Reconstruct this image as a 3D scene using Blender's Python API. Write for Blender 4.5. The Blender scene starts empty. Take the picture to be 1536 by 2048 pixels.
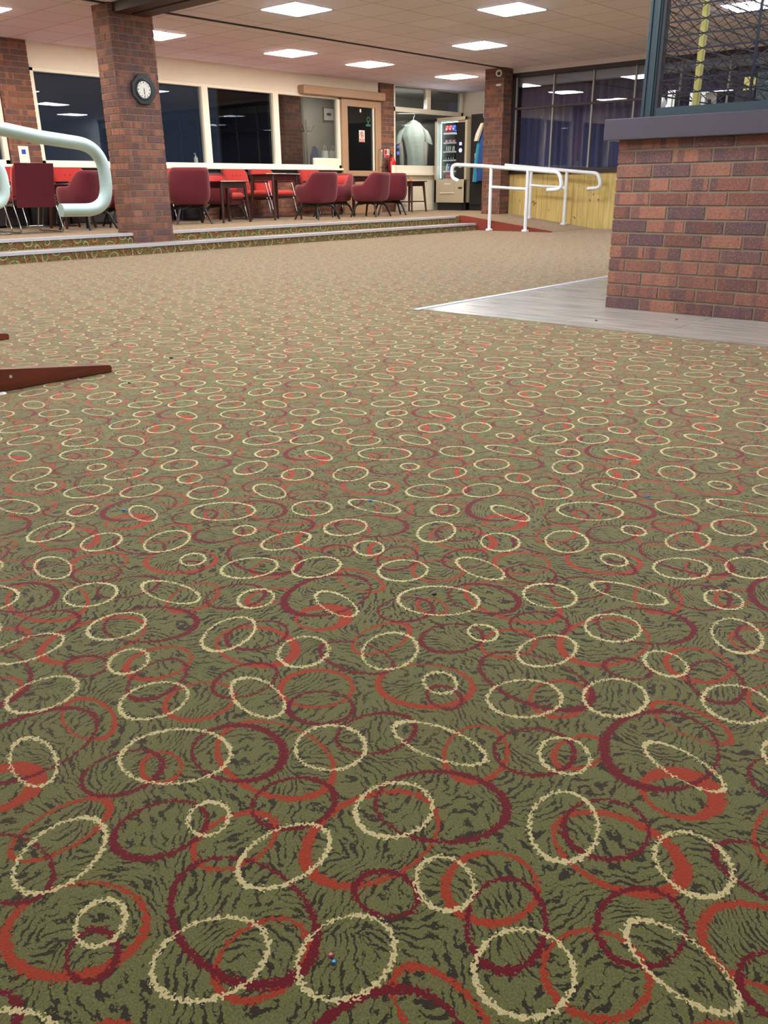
import bpy, math, random
from mathutils import Vector, Matrix
random.seed(7)
PI = math.pi
scn = bpy.context.scene
COL = scn.collection

# ------------------------------------------------------------------ camera
EYE = 0.717
F_PX, PITCH, ROLL, YAW = 1657.5, 0.373745, -0.0105016, 0.840675
def make_camera():
    cy, sy, cp, sp = math.cos(YAW), math.sin(YAW), math.cos(PITCH), math.sin(PITCH)
    fw = Vector((sy*cp, cy*cp, -sp)); r0 = Vector((cy, -sy, 0)); u0 = r0.cross(fw)
    cr, sr = math.cos(ROLL), math.sin(ROLL)
    r = cr*r0 + sr*u0; u = -sr*r0 + cr*u0
    cam = bpy.data.cameras.new('camera'); o = bpy.data.objects.new('camera', cam); COL.objects.link(o)
    o.matrix_world = Matrix(((r.x, u.x, -fw.x, 0), (r.y, u.y, -fw.y, 0), (r.z, u.z, -fw.z, EYE), (0, 0, 0, 1)))
    cam.sensor_fit = 'VERTICAL'; cam.sensor_height = 24.0; cam.lens = F_PX/2048*24.0
    cam.clip_start = 0.02; cam.clip_end = 100
    scn.camera = o
make_camera()

# ------------------------------------------------------------------ exposure and world
scn.view_settings.view_transform = 'Standard'
scn.view_settings.look = 'None'
scn.view_settings.gamma = 1.0
scn.view_settings.use_curve_mapping = False
scn.view_settings.exposure = 1.3
world = bpy.data.worlds.new('night'); scn.world = world; world.use_nodes = True
world.node_tree.nodes['Background'].inputs[0].default_value = (0.010, 0.013, 0.020, 1)
world.node_tree.nodes['Background'].inputs[1].default_value = 1.0
LIGHT_COOL = (0.85, 0.93, 1.0); LIGHT_WARM = (1.0, 0.89, 0.73)
LIGHT_POWER_COOL = 22.0; LIGHT_POWER_WARM = 26.0

# ------------------------------------------------------------------ materials
def lin(c):
    return tuple(((v/255)/12.92 if v/255 <= .04045 else ((v/255+.055)/1.055)**2.4) for v in c) + (1,)
class NT:
    def __init__(s, name):
        s.m = bpy.data.materials.new(name); s.m.use_nodes = True
        s.t = s.m.node_tree; s.n = s.t.nodes; s.l = s.t.links
        s.b = s.n['Principled BSDF']; s.out = s.n['Material Output']
    def node(s, typ, ins=None, **kw):
        n = s.n.new(typ)
        for k, v in kw.items(): setattr(n, k, v)
        if ins:
            for k, v in ins.items():
                if hasattr(v, 'is_output') or isinstance(v, bpy.types.NodeSocket): s.l.new(v, n.inputs[k])
                else: n.inputs[k].default_value = v
        return n
    def math(s, op, a, b=None, c=None, clamp=False):
        ins = {0: a}
        if b is not None: ins[1] = b
        if c is not None: ins[2] = c
        n = s.node('ShaderNodeMath', ins, operation=op); n.use_clamp = clamp
        return n.outputs[0]
    def mix(s, f, a, b, blend='MIX'):
        n = s.node('ShaderNodeMix', None, data_type='RGBA', blend_type=blend)
        for i, v in ((0, f), (6, a), (7, b)):
            if isinstance(v, bpy.types.NodeSocket): s.l.new(v, n.inputs[i])
            else: n.inputs[i].default_value = v
        return n.outputs[2]
    def set(s, **kw):
        for k, v in kw.items():
            k = k.replace('_', ' ')
            if isinstance(v, bpy.types.NodeSocket): s.l.new(v, s.b.inputs[k])
            else: s.b.inputs[k].default_value = v
        return s
    def bump(s, h, strength=.3, dist=.002):
        n = s.node('ShaderNodeBump', {'Height': h, 'Strength': strength, 'Distance': dist})
        s.l.new(n.outputs[0], s.b.inputs['Normal'])
    def noise(s, vec, scale, detail=2, rough=.5, dim='3D'):
        n = s.node('ShaderNodeTexNoise', {'Scale': scale, 'Detail': detail, 'Roughness': rough}, noise_dimensions=dim)
        if vec is not None: s.l.new(vec, n.inputs['Vector'])
        return n
    def obj(s): return s.node('ShaderNodeTexCoord').outputs['Object']
    def ramp(s, f, stops):
        n = s.node('ShaderNodeValToRGB', {0: f}); cr = n.color_ramp
        while len(cr.elements) < len(stops): cr.elements.new(.5)
        for e, (p, c) in zip(cr.elements, stops): e.position = p; e.color = c
        return n.outputs[0]
def plain(name, c, rough=.6, metal=0, var=.12, scale=14, bump=0, **kw):
    s = NT(name); o = s.obj(); nz = s.noise(o, scale, 3)
    a = tuple(v*(1-var) for v in lin(c)[:3]) + (1,); b = tuple(min(1, v*(1+var)) for v in lin(c)[:3]) + (1,)
    s.set(Base_Color=s.mix(nz.outputs[0], a, b), Roughness=rough, Metallic=metal, **kw)
    if bump: s.bump(s.noise(o, scale*12, 2).outputs[0], bump, .001)
    return s.m
def fabric(name, c, weave=420):
    s = NT(name); o = s.obj(); n1 = s.noise(o, 9, 3).outputs[0]; n2 = s.noise(o, weave, 1).outputs[0]
    base = s.mix(n1, tuple(v*.85 for v in lin(c)[:3])+(1,), lin(c))
    base = s.mix(s.math('MULTIPLY', n2, .35), base, tuple(v*.5 for v in lin(c)[:3])+(1,))
    s.set(Base_Color=base, Roughness=.9); s.b.inputs['Sheen Weight'].default_value = .35
    s.b.inputs['Sheen Tint'].default_value = (1, .6, .55, 1); s.b.inputs['Specular IOR Level'].default_value = .2
    s.bump(n2, .4, .001); return s.m
def wood(name, c1, c2, axis=2, rough=.45, scale=3, groove=None):
    s = NT(name); o = s.obj(); sc = [12, 12, 12]; sc[axis] = .8
    mp = s.node('ShaderNodeMapping', {'Vector': o, 'Scale': tuple(sc)}).outputs[0]
    n = s.noise(mp, scale, 5, .6).outputs[0]
    s.set(Base_Color=s.ramp(n, [(.3, lin(c1)), (.7, lin(c2))]), Roughness=rough)
    s.bump(n, .1, .001); return s.m
def emit(name, c, p):
    s = NT(name); s.set(Base_Color=(0.8, .8, .8, 1)); s.b.inputs['Emission Color'].default_value = tuple(c)+(1,)
    nz = s.noise(s.obj(), 2, 0).outputs[0]
    s.l.new(s.math('MULTIPLY_ADD', nz, p*.04, p*.98), s.b.inputs['Emission Strength']); return s.m
def glass(name, tint=(.82, .86, .88), rough=0.0, k=1.3):
    s = NT(name); s.n.remove(s.b)
    tr = s.node('ShaderNodeBsdfTransparent', {0: tuple(tint)+(1,)}); gl = s.node('ShaderNodeBsdfGlossy', {'Roughness': rough})
    fr = s.node('ShaderNodeFresnel', {'IOR': 1.5}); geo = s.node('ShaderNodeNewGeometry')
    # thin pane: the same reflectance from either side
    lw = s.node('ShaderNodeLayerWeight', {'Blend': .5})
    f = s.math('POWER', lw.outputs['Facing'], 4.0); f = s.math('MULTIPLY_ADD', f, .92, .045, clamp=True)
    f = s.math('MULTIPLY', f, k, clamp=True)
    wob = s.noise(s.obj(), 1.2, 1).outputs[0]
    b = s.node('ShaderNodeBump', {'Height': wob, 'Strength': .08, 'Distance': .02})
    s.l.new(b.outputs[0], gl.inputs['Normal'])
    mx = s.node('ShaderNodeMixShader', {0: f, 1: tr.outputs[0], 2: gl.outputs[0]})
    s.l.new(mx.outputs[0], s.out.inputs[0]); return s.m

def brick_material():
    s = NT('brick'); o = s.obj()
    at = s.node('ShaderNodeAttribute', attribute_name='brickrand')
    uv = s.node('ShaderNodeUVMap', uv_map='UVMap').outputs[0]
    sep = s.node('ShaderNodeSeparateColor', {0: at.outputs['Color']})
    r1, r2, r3 = sep.outputs[0], sep.outputs[1], sep.outputs[2]
    base = s.ramp(r1, [(0, lin((104, 66, 58))), (.3, lin((122, 76, 62))), (.55, lin((134, 86, 70))), (.8, lin((154, 99, 78))), (1, lin((110, 72, 64)))])
    # dark kiss-marks across the brick: bands along its length
    sx = s.node('ShaderNodeSeparateXYZ', {0: uv})
    w = s.noise(o, 22, 2).outputs[0]
    ux = s.math('MULTIPLY_ADD', w, .12, sx.outputs[0])
    vec = s.node('ShaderNodeCombineXYZ', {0: s.math('MULTIPLY', ux, 2.6), 1: s.math('MULTIPLY', r2, 57.0), 2: 0.0}).outputs[0]
    band = s.noise(vec, 1.0, 0).outputs[0]
    band = s.ramp(band, [(.50, (0, 0, 0, 1)), (.56, (1, 1, 1, 1))])
    amt = s.math('MULTIPLY', band, s.math('MULTIPLY_ADD', r3, .7, .25))
    base = s.mix(amt, base, lin((84, 62, 66)))
    whole = s.math('GREATER_THAN', r3, .78)
    base = s.mix(s.math('MULTIPLY', whole, .75), base, lin((92, 66, 70)))
    sp = s.noise(o, 130, 3).outputs[0]
    base = s.mix(s.ramp(sp, [(.55, (0, 0, 0, 1)), (.75, (.6, .6, .6, 1))]), base, lin((182, 140, 108)))
    dk = s.noise(o, 60, 3).outputs[0]
    base = s.mix(s.ramp(dk, [(.5, (0, 0, 0, 1)), (.8, (.55, .55, .55, 1))]), base, lin((70, 46, 44)))
    s.set(Base_Color=base, Roughness=.85)
    s.bump(s.math('ADD', sp, s.math('MULTIPLY', dk, 1.5)), .5, .003)
    return s.m
# rings of the carpet repeat: colour, centre, half axes, turn, thick side, extra thickness
RINGS = [
 ('o',0.3276,0.2332,0.0530,0.0474,2.643,-2.645,0.6),
 ('o',0.0014,0.6723,0.0751,0.0568,-0.946,-2.438,1.5),
 ('o',0.0581,0.1446,0.0612,0.0372,3.109,5.922,0.7),
 ('o',0.0343,0.2734,0.0461,0.0408,2.482,-0.265,4),
 ('o',0.1123,0.4952,0.0511,0.0409,3.093,-1.972,0.6),
 ('o',0.2032,0.1473,0.0327,0.0254,-1.790,3.211,0.7),
 ('o',0.1896,0.3221,0.0593,0.0324,-1.664,6.131,0.7),
 ('o',0.1913,0.6414,0.0521,0.0399,2.944,0.508,0.7),
 ('o',0.3199,0.0471,0.0974,0.0636,-1.533,-2.267,1),
 ('o',0.3088,0.5215,0.0897,0.0637,2.977,2.494,1.5),
 ('o',0.3436,0.3713,0.0531,0.0471,2.737,2.846,1.2),
 ('o',0.4703,0.1216,0.0576,0.0496,-0.872,1.698,1),
 ('o',0.4850,0.2906,0.0756,0.0555,-1.399,-1.173,2.2),
 ('o',0.5145,0.5173,0.0599,0.0425,-2.771,3.814,0.7),
 ('o',0.0226,0.4100,0.0436,0.0279,2.929,2.364,0.7),
 ('d',0.1065,0.3295,0.0923,0.0709,3.074,2.433,2),
 ('d',0.1406,0.0523,0.0564,0.0449,2.693,-3.002,1),
 ('d',0.1621,0.1783,0.0531,0.0433,2.724,5.036,0.7),
 ('d',0.2566,0.4536,0.0369,0.0291,-1.229,1.096,0.7),
 ('d',0.2931,0.0943,0.0687,0.0552,-1.335,-0.605,1.5),
 ('d',0.3160,0.3330,0.0579,0.0414,-2.709,-2.003,0.8),
 ('d',0.2805,0.6353,0.0531,0.0451,2.516,5.474,0.7),
 ('d',0.4089,0.2235,0.0545,0.0419,3.048,1.795,0.5),
 ('d',0.4036,0.4921,0.0839,0.0611,-0.909,-0.846,1.2),
 ('d',0.4408,0.0808,0.0498,0.0404,-0.994,3.416,0.7),
 ('d',0.4536,0.6503,0.0594,0.0430,2.693,5.666,0.7),
 ('d',0.5087,0.3162,0.0543,0.0461,2.797,2.997,0.7),
 ('d',0.5753,0.1361,0.0693,0.0398,-1.397,2.704,0.7),
 ('d',0.5718,0.4587,0.0564,0.0482,2.625,4.955,0.7),
 ('d',0.5861,0.6290,0.0312,0.0251,-1.887,6.180,0.7),
 ('d',0.1297,0.5507,0.0964,0.0638,-1.563,-2.086,1.3),
 ('c',0.0023,0.4224,0.0377,0.0342,-2.675,2.322,0.45),
 ('c',0.0217,0.6579,0.0295,0.0258,-2.074,6.085,0.45),
 ('c',0.0385,0.1074,0.0582,0.0458,-2.741,5.834,0.45),
 ('c',0.0910,0.2919,0.0581,0.0276,-1.759,1.116,0.45),
 ('c',0.0774,0.5356,0.0588,0.0461,2.609,3.824,0.45),
 ('c',0.1724,0.4328,0.0534,0.0435,2.979,4.427,0.45),
 ('c',0.1905,0.0222,0.0284,0.0250,-2.043,5.921,0.45),
 ('c',0.2166,0.5801,0.0592,0.0397,2.980,4.180,0.45),
 ('c',0.2301,0.1540,0.0774,0.0563,-0.910,0.838,0.45),
 ('c',0.2807,0.2875,0.0519,0.0463,2.811,3.127,0.45),
 ('c',0.3119,0.4136,0.0374,0.0323,-2.192,3.100,0.45),
 ('c',0.3589,0.5320,0.0509,0.0450,2.910,3.141,0.45),
 ('c',0.3874,0.0050,0.0500,0.0476,-1.175,6.020,0.45),
 ('c',0.3933,0.1742,0.0603,0.0329,-1.726,2.198,0.45),
 ('c',0.4785,0.3577,0.0591,0.0409,-2.778,-2.321,0.6),
 ('c',0.4970,0.5697,0.0724,0.0323,-1.397,1.405,0.45),
 ('c',0.5279,0.2157,0.0475,0.0422,-2.608,-2.081,0.5),
]
def carpet_material():
    s = NT('carpet_pile'); TX, TY = .59, .673
    o = s.node('ShaderNodeNewGeometry').outputs['Position']
    sx = s.node('ShaderNodeSeparateXYZ', {0: o})
    X, Y0, Z = sx.outputs
    Y = s.math('ADD', Y0, Z)                       # the weave runs on up the risers
    # lattice of the repeat
    import numpy as np
    M = np.linalg.inv(np.array([[.590, .028], [.009, .673]]))
    xs = s.math('SUBTRACT', X, .265); ys = s.math('SUBTRACT', Y, .677)
    u = s.math('MULTIPLY_ADD', xs, float(M[0, 0]*TX), s.math('MULTIPLY', ys, float(M[0, 1]*TX)))
    v = s.math('MULTIPLY_ADD', xs, float(M[1, 0]*TY), s.math('MULTIPLY', ys, float(M[1, 1]*TY)))
    p0 = s.node('ShaderNodeCombineXYZ', {0: u, 1: v, 2: 0.0}).outputs[0]
    jag = s.noise(p0, 210, 1, .6, '2D').outputs['Color']
    jj = s.node('ShaderNodeVectorMath', {0: jag, 1: (.5, .5, .5)}, operation='SUBTRACT').outputs[0]
    jj = s.node('ShaderNodeVectorMath', {0: jj, 1: (.012, .012, 0)}, operation='MULTIPLY').outputs[0]
    p = s.node('ShaderNodeVectorMath', {0: p0, 1: jj}, operation='ADD').outputs[0]
    acc = {}; inside = None
    for (c, cx, cy, a, b, ang, td, te) in RINGS:
        w = s.node('ShaderNodeVectorMath', {0: p, 1: (cx+TX/2, cy+TY/2, 1), 2: (cx-TX/2, cy-TY/2, -1)}, operation='WRAP').outputs[0]
        m = s.node('ShaderNodeMapping', {'Vector': w, 'Location': (cx, cy, 0), 'Rotation': (0, 0, ang), 'Scale': (a, b, 1)}, vector_type='TEXTURE').outputs[0]
        ln = s.node('ShaderNodeVectorMath', {0: m}, operation='LENGTH').outputs['Value']
        dx, dy = math.cos(td), math.sin(td)
        lx = (dx*math.cos(ang)+dy*math.sin(ang))/a; ly = (-dx*math.sin(ang)+dy*math.cos(ang))/b
        k = math.hypot(lx, ly); lx /= k; ly /= k
        hw = {'c': .0020, 'd': .0025, 'o': .0026}[c]
        e0 = hw/math.sqrt(a*b)
        dt = s.node('ShaderNodeVectorMath', {0: m, 1: (lx, ly, 0)}, operation='DOT_PRODUCT').outputs['Value']
        eps = s.math('MULTIPLY_ADD', dt, e0*te*.5, e0*(1+te*.5))
        r = s.math('COMPARE', ln, 1.0, eps)
        if c != 'c':
            ins = s.math('LESS_THAN', ln, 1.0); k_ = .37+.61*((cx*7.3+cy*3.1) % 1)
            inside = s.math('MULTIPLY_ADD', ins, k_, inside if inside is not None else 0.0)
        acc[c] = r if c not in acc else s.math('MAXIMUM', acc[c], r)
    # ground: olive pile with dark broken veins
    wb = s.noise(p0, 9, 0, .5, '2D').outputs['Color']
    pw = s.node('ShaderNodeVectorMath', {0: wb, 1: (.09, .09, 0), 2: p0}, operation='MULTIPLY_ADD').outputs[0]
    vo = s.node('ShaderNodeTexVoronoi', {'Vector': pw, 'Scale': 8.0}, voronoi_dimensions='2D')
    loc = s.node('ShaderNodeVectorMath', {0: pw, 1: vo.outputs['Position']}, operation='SUBTRACT').outputs[0]
    cr = s.node('ShaderNodeSeparateColor', {0: vo.outputs['Color']}).outputs[0]
    th = s.math('ADD', s.math('MULTIPLY', cr, 6.28), inside)
    ro = s.node('ShaderNodeVectorRotate', {'Vector': loc, 'Angle': th}, rotation_type='Z_AXIS').outputs[0]
    rs = s.node('ShaderNodeSeparateXYZ', {0: ro})
    fl2 = s.noise(p, 55, 1, .6, '2D').outputs[0]
    q = s.math('MULTIPLY', rs.outputs[1], s.math('MULTIPLY', rs.outputs[1], 420.0))
    ph = s.math('MULTIPLY_ADD', rs.outputs[0], 68.0, s.math('MULTIPLY_ADD', fl2, 1.7, q))
    fr = s.math('FRACT', ph)
    brk = s.noise(p, 45, 0, .5, '2D').outputs[0]
    wd = s.math('MULTIPLY_ADD', brk, .40, -.082)
    vein = s.math('COMPARE', fr, .5, wd)
    pile = s.noise(p0, 380, 3, .8, '2D').outputs[0]
    g = s.mix(pile, C_GREEN1, C_GREEN2)
    c = s.mix(vein, g, C_VEIN)
    sh = s.math('MULTIPLY_ADD', pile, 1.1, .45)
    c = s.mix(acc['o'], c, C_ORANGE); c = s.mix(acc['d'], c, C_RED); c = s.mix(acc['c'], c, C_CREAM)
    c = s.mix(1.0, c, s.node('ShaderNodeCombineColor', {0: sh, 1: sh, 2: sh}).outputs[0], 'MULTIPLY')
    wear = s.noise(o, 1.3, 3, .6).outputs[0]
    c = s.mix(s.math('MULTIPLY', wear, .22), c, lin((120, 98, 70)))
    s.set(Base_Color=c, Roughness=.95)
    s.b.inputs['Specular IOR Level'].default_value = .15
    s.b.inputs['Sheen Weight'].default_value = CARPET_SHEEN
    s.b.inputs['Sheen Roughness'].default_value = .32
    s.b.inputs['Sheen Tint'].default_value = (1.0, .76, .68, 1)
    s.bump(pile, .5, .003)
    return s.m
C_GREEN1 = lin((94, 95, 52)); C_GREEN2 = lin((130, 131, 82)); C_VEIN = lin((46, 44, 33))
C_ORANGE = lin((172, 58, 34)); C_RED = lin((112, 2, 32)); C_CREAM = lin((226, 206, 150)); CARPET_SHEEN = .7
M = {}
M['carpet'] = carpet_material()
M['brick'] = brick_material()
M['mortar'] = plain('mortar', (128, 112, 94), .95, var=.18, scale=60, bump=.3)
M['paint_beige'] = plain('beige_wall_paint', (234, 224, 208), .8, var=.03)
M['paint_white'] = plain('cream_white_paint', (238, 233, 218), .5, var=.03)
M['ceiling_bulkhead'] = plain('bulkhead_paint', (218, 206, 202), .85, var=.03)
M['silver'] = plain('aluminium', (200, 198, 206), .42, .35, var=.06)
M['chrome'] = plain('chrome', (215, 215, 215), .14, 1.0, var=.03)
M['rail_paint'] = plain('white_rail_paint', (232, 234, 240), .3, var=.03)
M['rail_paint_aqua'] = plain('pale_rail_paint', (214, 234, 228), .28, var=.04)
M['red'] = fabric('red_fabric', (176, 52, 50))
M['maroon'] = fabric('maroon_fabric', (108, 38, 52))
M['dark_wood'] = wood('dark_wood', (50, 22, 22), (74, 36, 32), rough=.35)
M['black_leg'] = plain('black_lacquer', (28, 26, 30), .3, var=.1)
M['black'] = plain('black_plastic', (24, 25, 28), .45, var=.15)
M['matt_dark'] = plain('dark_panel_paint', (38, 34, 40), .7, var=.15)
M['cap'] = plain('dark_laminate', (72, 62, 72), .42, var=.08)
M['green_metal'] = plain('dark_green_metal', (40, 56, 62), .4, var=.08)
M['grille'] = plain('dark_grille_metal', (40, 38, 50), .35, .6, var=.1)
M['beam'] = wood('dark_beam_wood', (44, 30, 28), (66, 46, 42), axis=1)
M['ramp_board'] = wood('red_brown_board', (98, 40, 24), (124, 56, 36), axis=0, rough=.4)
M['ramp_board_y'] = wood('red_brown_board_painted', (118, 44, 34), (138, 58, 44), axis=1, rough=.5)
M['door_frame'] = plain('tan_door_paint', (172, 140, 114), .45, var=.04)
M['glass'] = glass('window_glass')
M['glass_dark'] = glass('screen_glass', (.75, .78, .85), k=1.5)
M['steel_mullion'] = plain('grey_mullion_paint', (150, 146, 142), .4, var=.05)
M['brown_frame'] = plain('brown_frame_paint', (48, 34, 36), .5, var=.1)
M['curtain'] = fabric('purple_curtain', (142, 136, 164))
M['blackout'] = plain('night_backing', (20, 20, 26), .9, var=.2)
M['light_lobby'] = emit('dim_lobby_light', (1.0, .95, .85), 5)
M['fill_shirt'] = emit('shirt_fill_light', (1.0, .97, .9), 60)
M['bounce'] = wood('pale_bounce_floor', (196, 178, 150), (214, 198, 172), axis=0)
M['wall_white'] = plain('cool_white_wall_paint', (226, 228, 236), .8, var=.02)
M['tray'] = plain('machine_tray_metal', (150, 160, 168), .4, .4)
M['machine'] = plain('beige_machine_metal', (176, 166, 146), .45, var=.03)
M['light_cool'] = emit('cool_panel_light', LIGHT_COOL, LIGHT_POWER_COOL)
M['light_warm'] = emit('warm_panel_light', LIGHT_WARM, LIGHT_POWER_WARM)
M['tube'] = emit('machine_tube_light', (.65, .9, 1.0), 9)
M['led_blue'] = emit('blue_keypad_light', (.08, .12, 1.0), 3)
M['white'] = plain('white_plastic', (232, 230, 224), .4, var=.02)
M['paper'] = plain('white_paper', (236, 232, 222), .8, var=.02)
M['sign_red'] = plain('sign_red', (200, 40, 44), .5, var=.03)
M['ext_red'] = plain('extinguisher_red', (196, 22, 26), .25, var=.03)
M['sign_green'] = plain('sign_green', (40, 110, 80), .5, var=.03)
M['yellow'] = plain('pale_yellow_plastic', (214, 200, 116), .5, var=.12)
M['blue_cloth'] = fabric('blue_coat_cloth', (24, 70, 132))
M['teal_cloth'] = fabric('teal_coat_cloth', (26, 138, 176))
M['shirt'] = fabric('white_shirt_cloth', (206, 214, 200))
M['scarf'] = fabric('cream_cloth', (206, 198, 186))
M['grey_wall'] = plain('grey_lobby_paint', (150, 146, 138), .8, var=.04)
M['card_orange'] = plain('orange_card', (206, 110, 46), .7, var=.1)
for k, c in dict(pink=(214, 120, 150), crimson=(206, 52, 48), royal=(40, 72, 200), cyan=(60, 140, 210), straw=(220, 200, 110), choc=(46, 30, 30), offwhite=(228, 214, 206), rose=(220, 84, 96)).items():
    M['pk_'+k] = plain(k+'_wrapper', c, .3, var=.2, scale=60)

def vinyl_mat():
    s = NT('vinyl_planks'); o = s.obj()
    mp = s.node('ShaderNodeMapping', {'Vector': o, 'Rotation': (0, 0, 0), 'Scale': (9, 1.0, 1)}).outputs[0]
    n = s.noise(mp, 2.4, 6, .6).outputs[0]
    br = s.node('ShaderNodeTexBrick', {'Vector': s.node('ShaderNodeMapping', {'Vector': o, 'Rotation': (0, 0, PI/2)}).outputs[0], 'Scale': 1.0, 'Mortar Size': .0015,
        'Brick Width': 1.2, 'Row Height': .18, 'Color1': (.92, .92, .92, 1), 'Color2': (1, 1, 1, 1), 'Mortar': (.6, .6, .6, 1)}).outputs[0]
    c = s.ramp(n, [(.3, lin((136, 126, 116))), (.5, lin((162, 153, 142))), (.7, lin((176, 167, 156)))])
    s.set(Base_Color=s.mix(1.0, c, br, 'MULTIPLY'), Roughness=.2); s.bump(n, .05, .001); return s.m
M['vinyl'] = vinyl_mat()
def ceiling_mat():
    s = NT('ceiling_tiles'); o = s.obj()
    sp = s.node('ShaderNodeSeparateXYZ', {0: o})
    def line(a, off):
        f = s.math('FRACT', s.math('MULTIPLY', s.math('ADD', a, off), 1/.6))
        return s.math('COMPARE', f, .5, .009)
    m = s.math('MAXIMUM', line(sp.outputs[0], .1), line(sp.outputs[1], .25))
    cell = s.node('ShaderNodeVectorMath', {0: s.node('ShaderNodeVectorMath', {0: o, 1: (.4, .55, 0)}, operation='ADD').outputs[0], 1: (.6, .6, 10)}, operation='SNAP').outputs[0]
    wn = s.node('ShaderNodeTexWhiteNoise', {0: cell}).outputs[0]
    n = s.noise(o, 3, 3).outputs[0]
    c = s.mix(wn, lin((230, 221, 244)), lin((238, 228, 250)))
    c = s.mix(s.math('MULTIPLY', n, .25), c, lin((218, 204, 222)))
    c = s.mix(s.math('MULTIPLY', m, .7), c, lin((84, 74, 74)))
    s.set(Base_Color=c, Roughness=.9); s.bump(s.noise(o, 300, 2).outputs[0], .2, .001); return s.m
M['ceiling'] = ceiling_mat()
def pine_mat():
    s = NT('pine_boards'); o = s.obj(); sp = s.node('ShaderNodeSeparateXYZ', {0: o})
    y = s.math('MULTIPLY', sp.outputs[1], 1/.105); fr = s.math('FRACT', y)
    gro = s.math('COMPARE', fr, .5, .035)
    cell = s.math('FLOOR', s.math('ADD', y, .5)); wn = s.node('ShaderNodeTexWhiteNoise', {'W': cell}, noise_dimensions='1D').outputs[0]
    mp = s.node('ShaderNodeMapping', {'Vector': o, 'Scale': (12, 14, 1)}).outputs[0]; n = s.noise(mp, 2.5, 4).outputs[0]
    kn = s.noise(o, 9, 1).outputs[0]
    c = s.ramp(n, [(.3, lin((196, 166, 96))), (.7, lin((222, 198, 128)))])
    c = s.mix(s.math('MULTIPLY', wn, .3), c, lin((190, 156, 90)))
    c = s.mix(s.ramp(kn, [(.72, (0, 0, 0, 1)), (.76, (.8, .8, .8, 1))]), c, lin((120, 80, 40)))
    c = s.mix(s.math('MULTIPLY', gro, .5), c, lin((120, 92, 50)))
    s.set(Base_Color=c, Roughness=.5); return s.m
M['pine'] = pine_mat()

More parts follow.
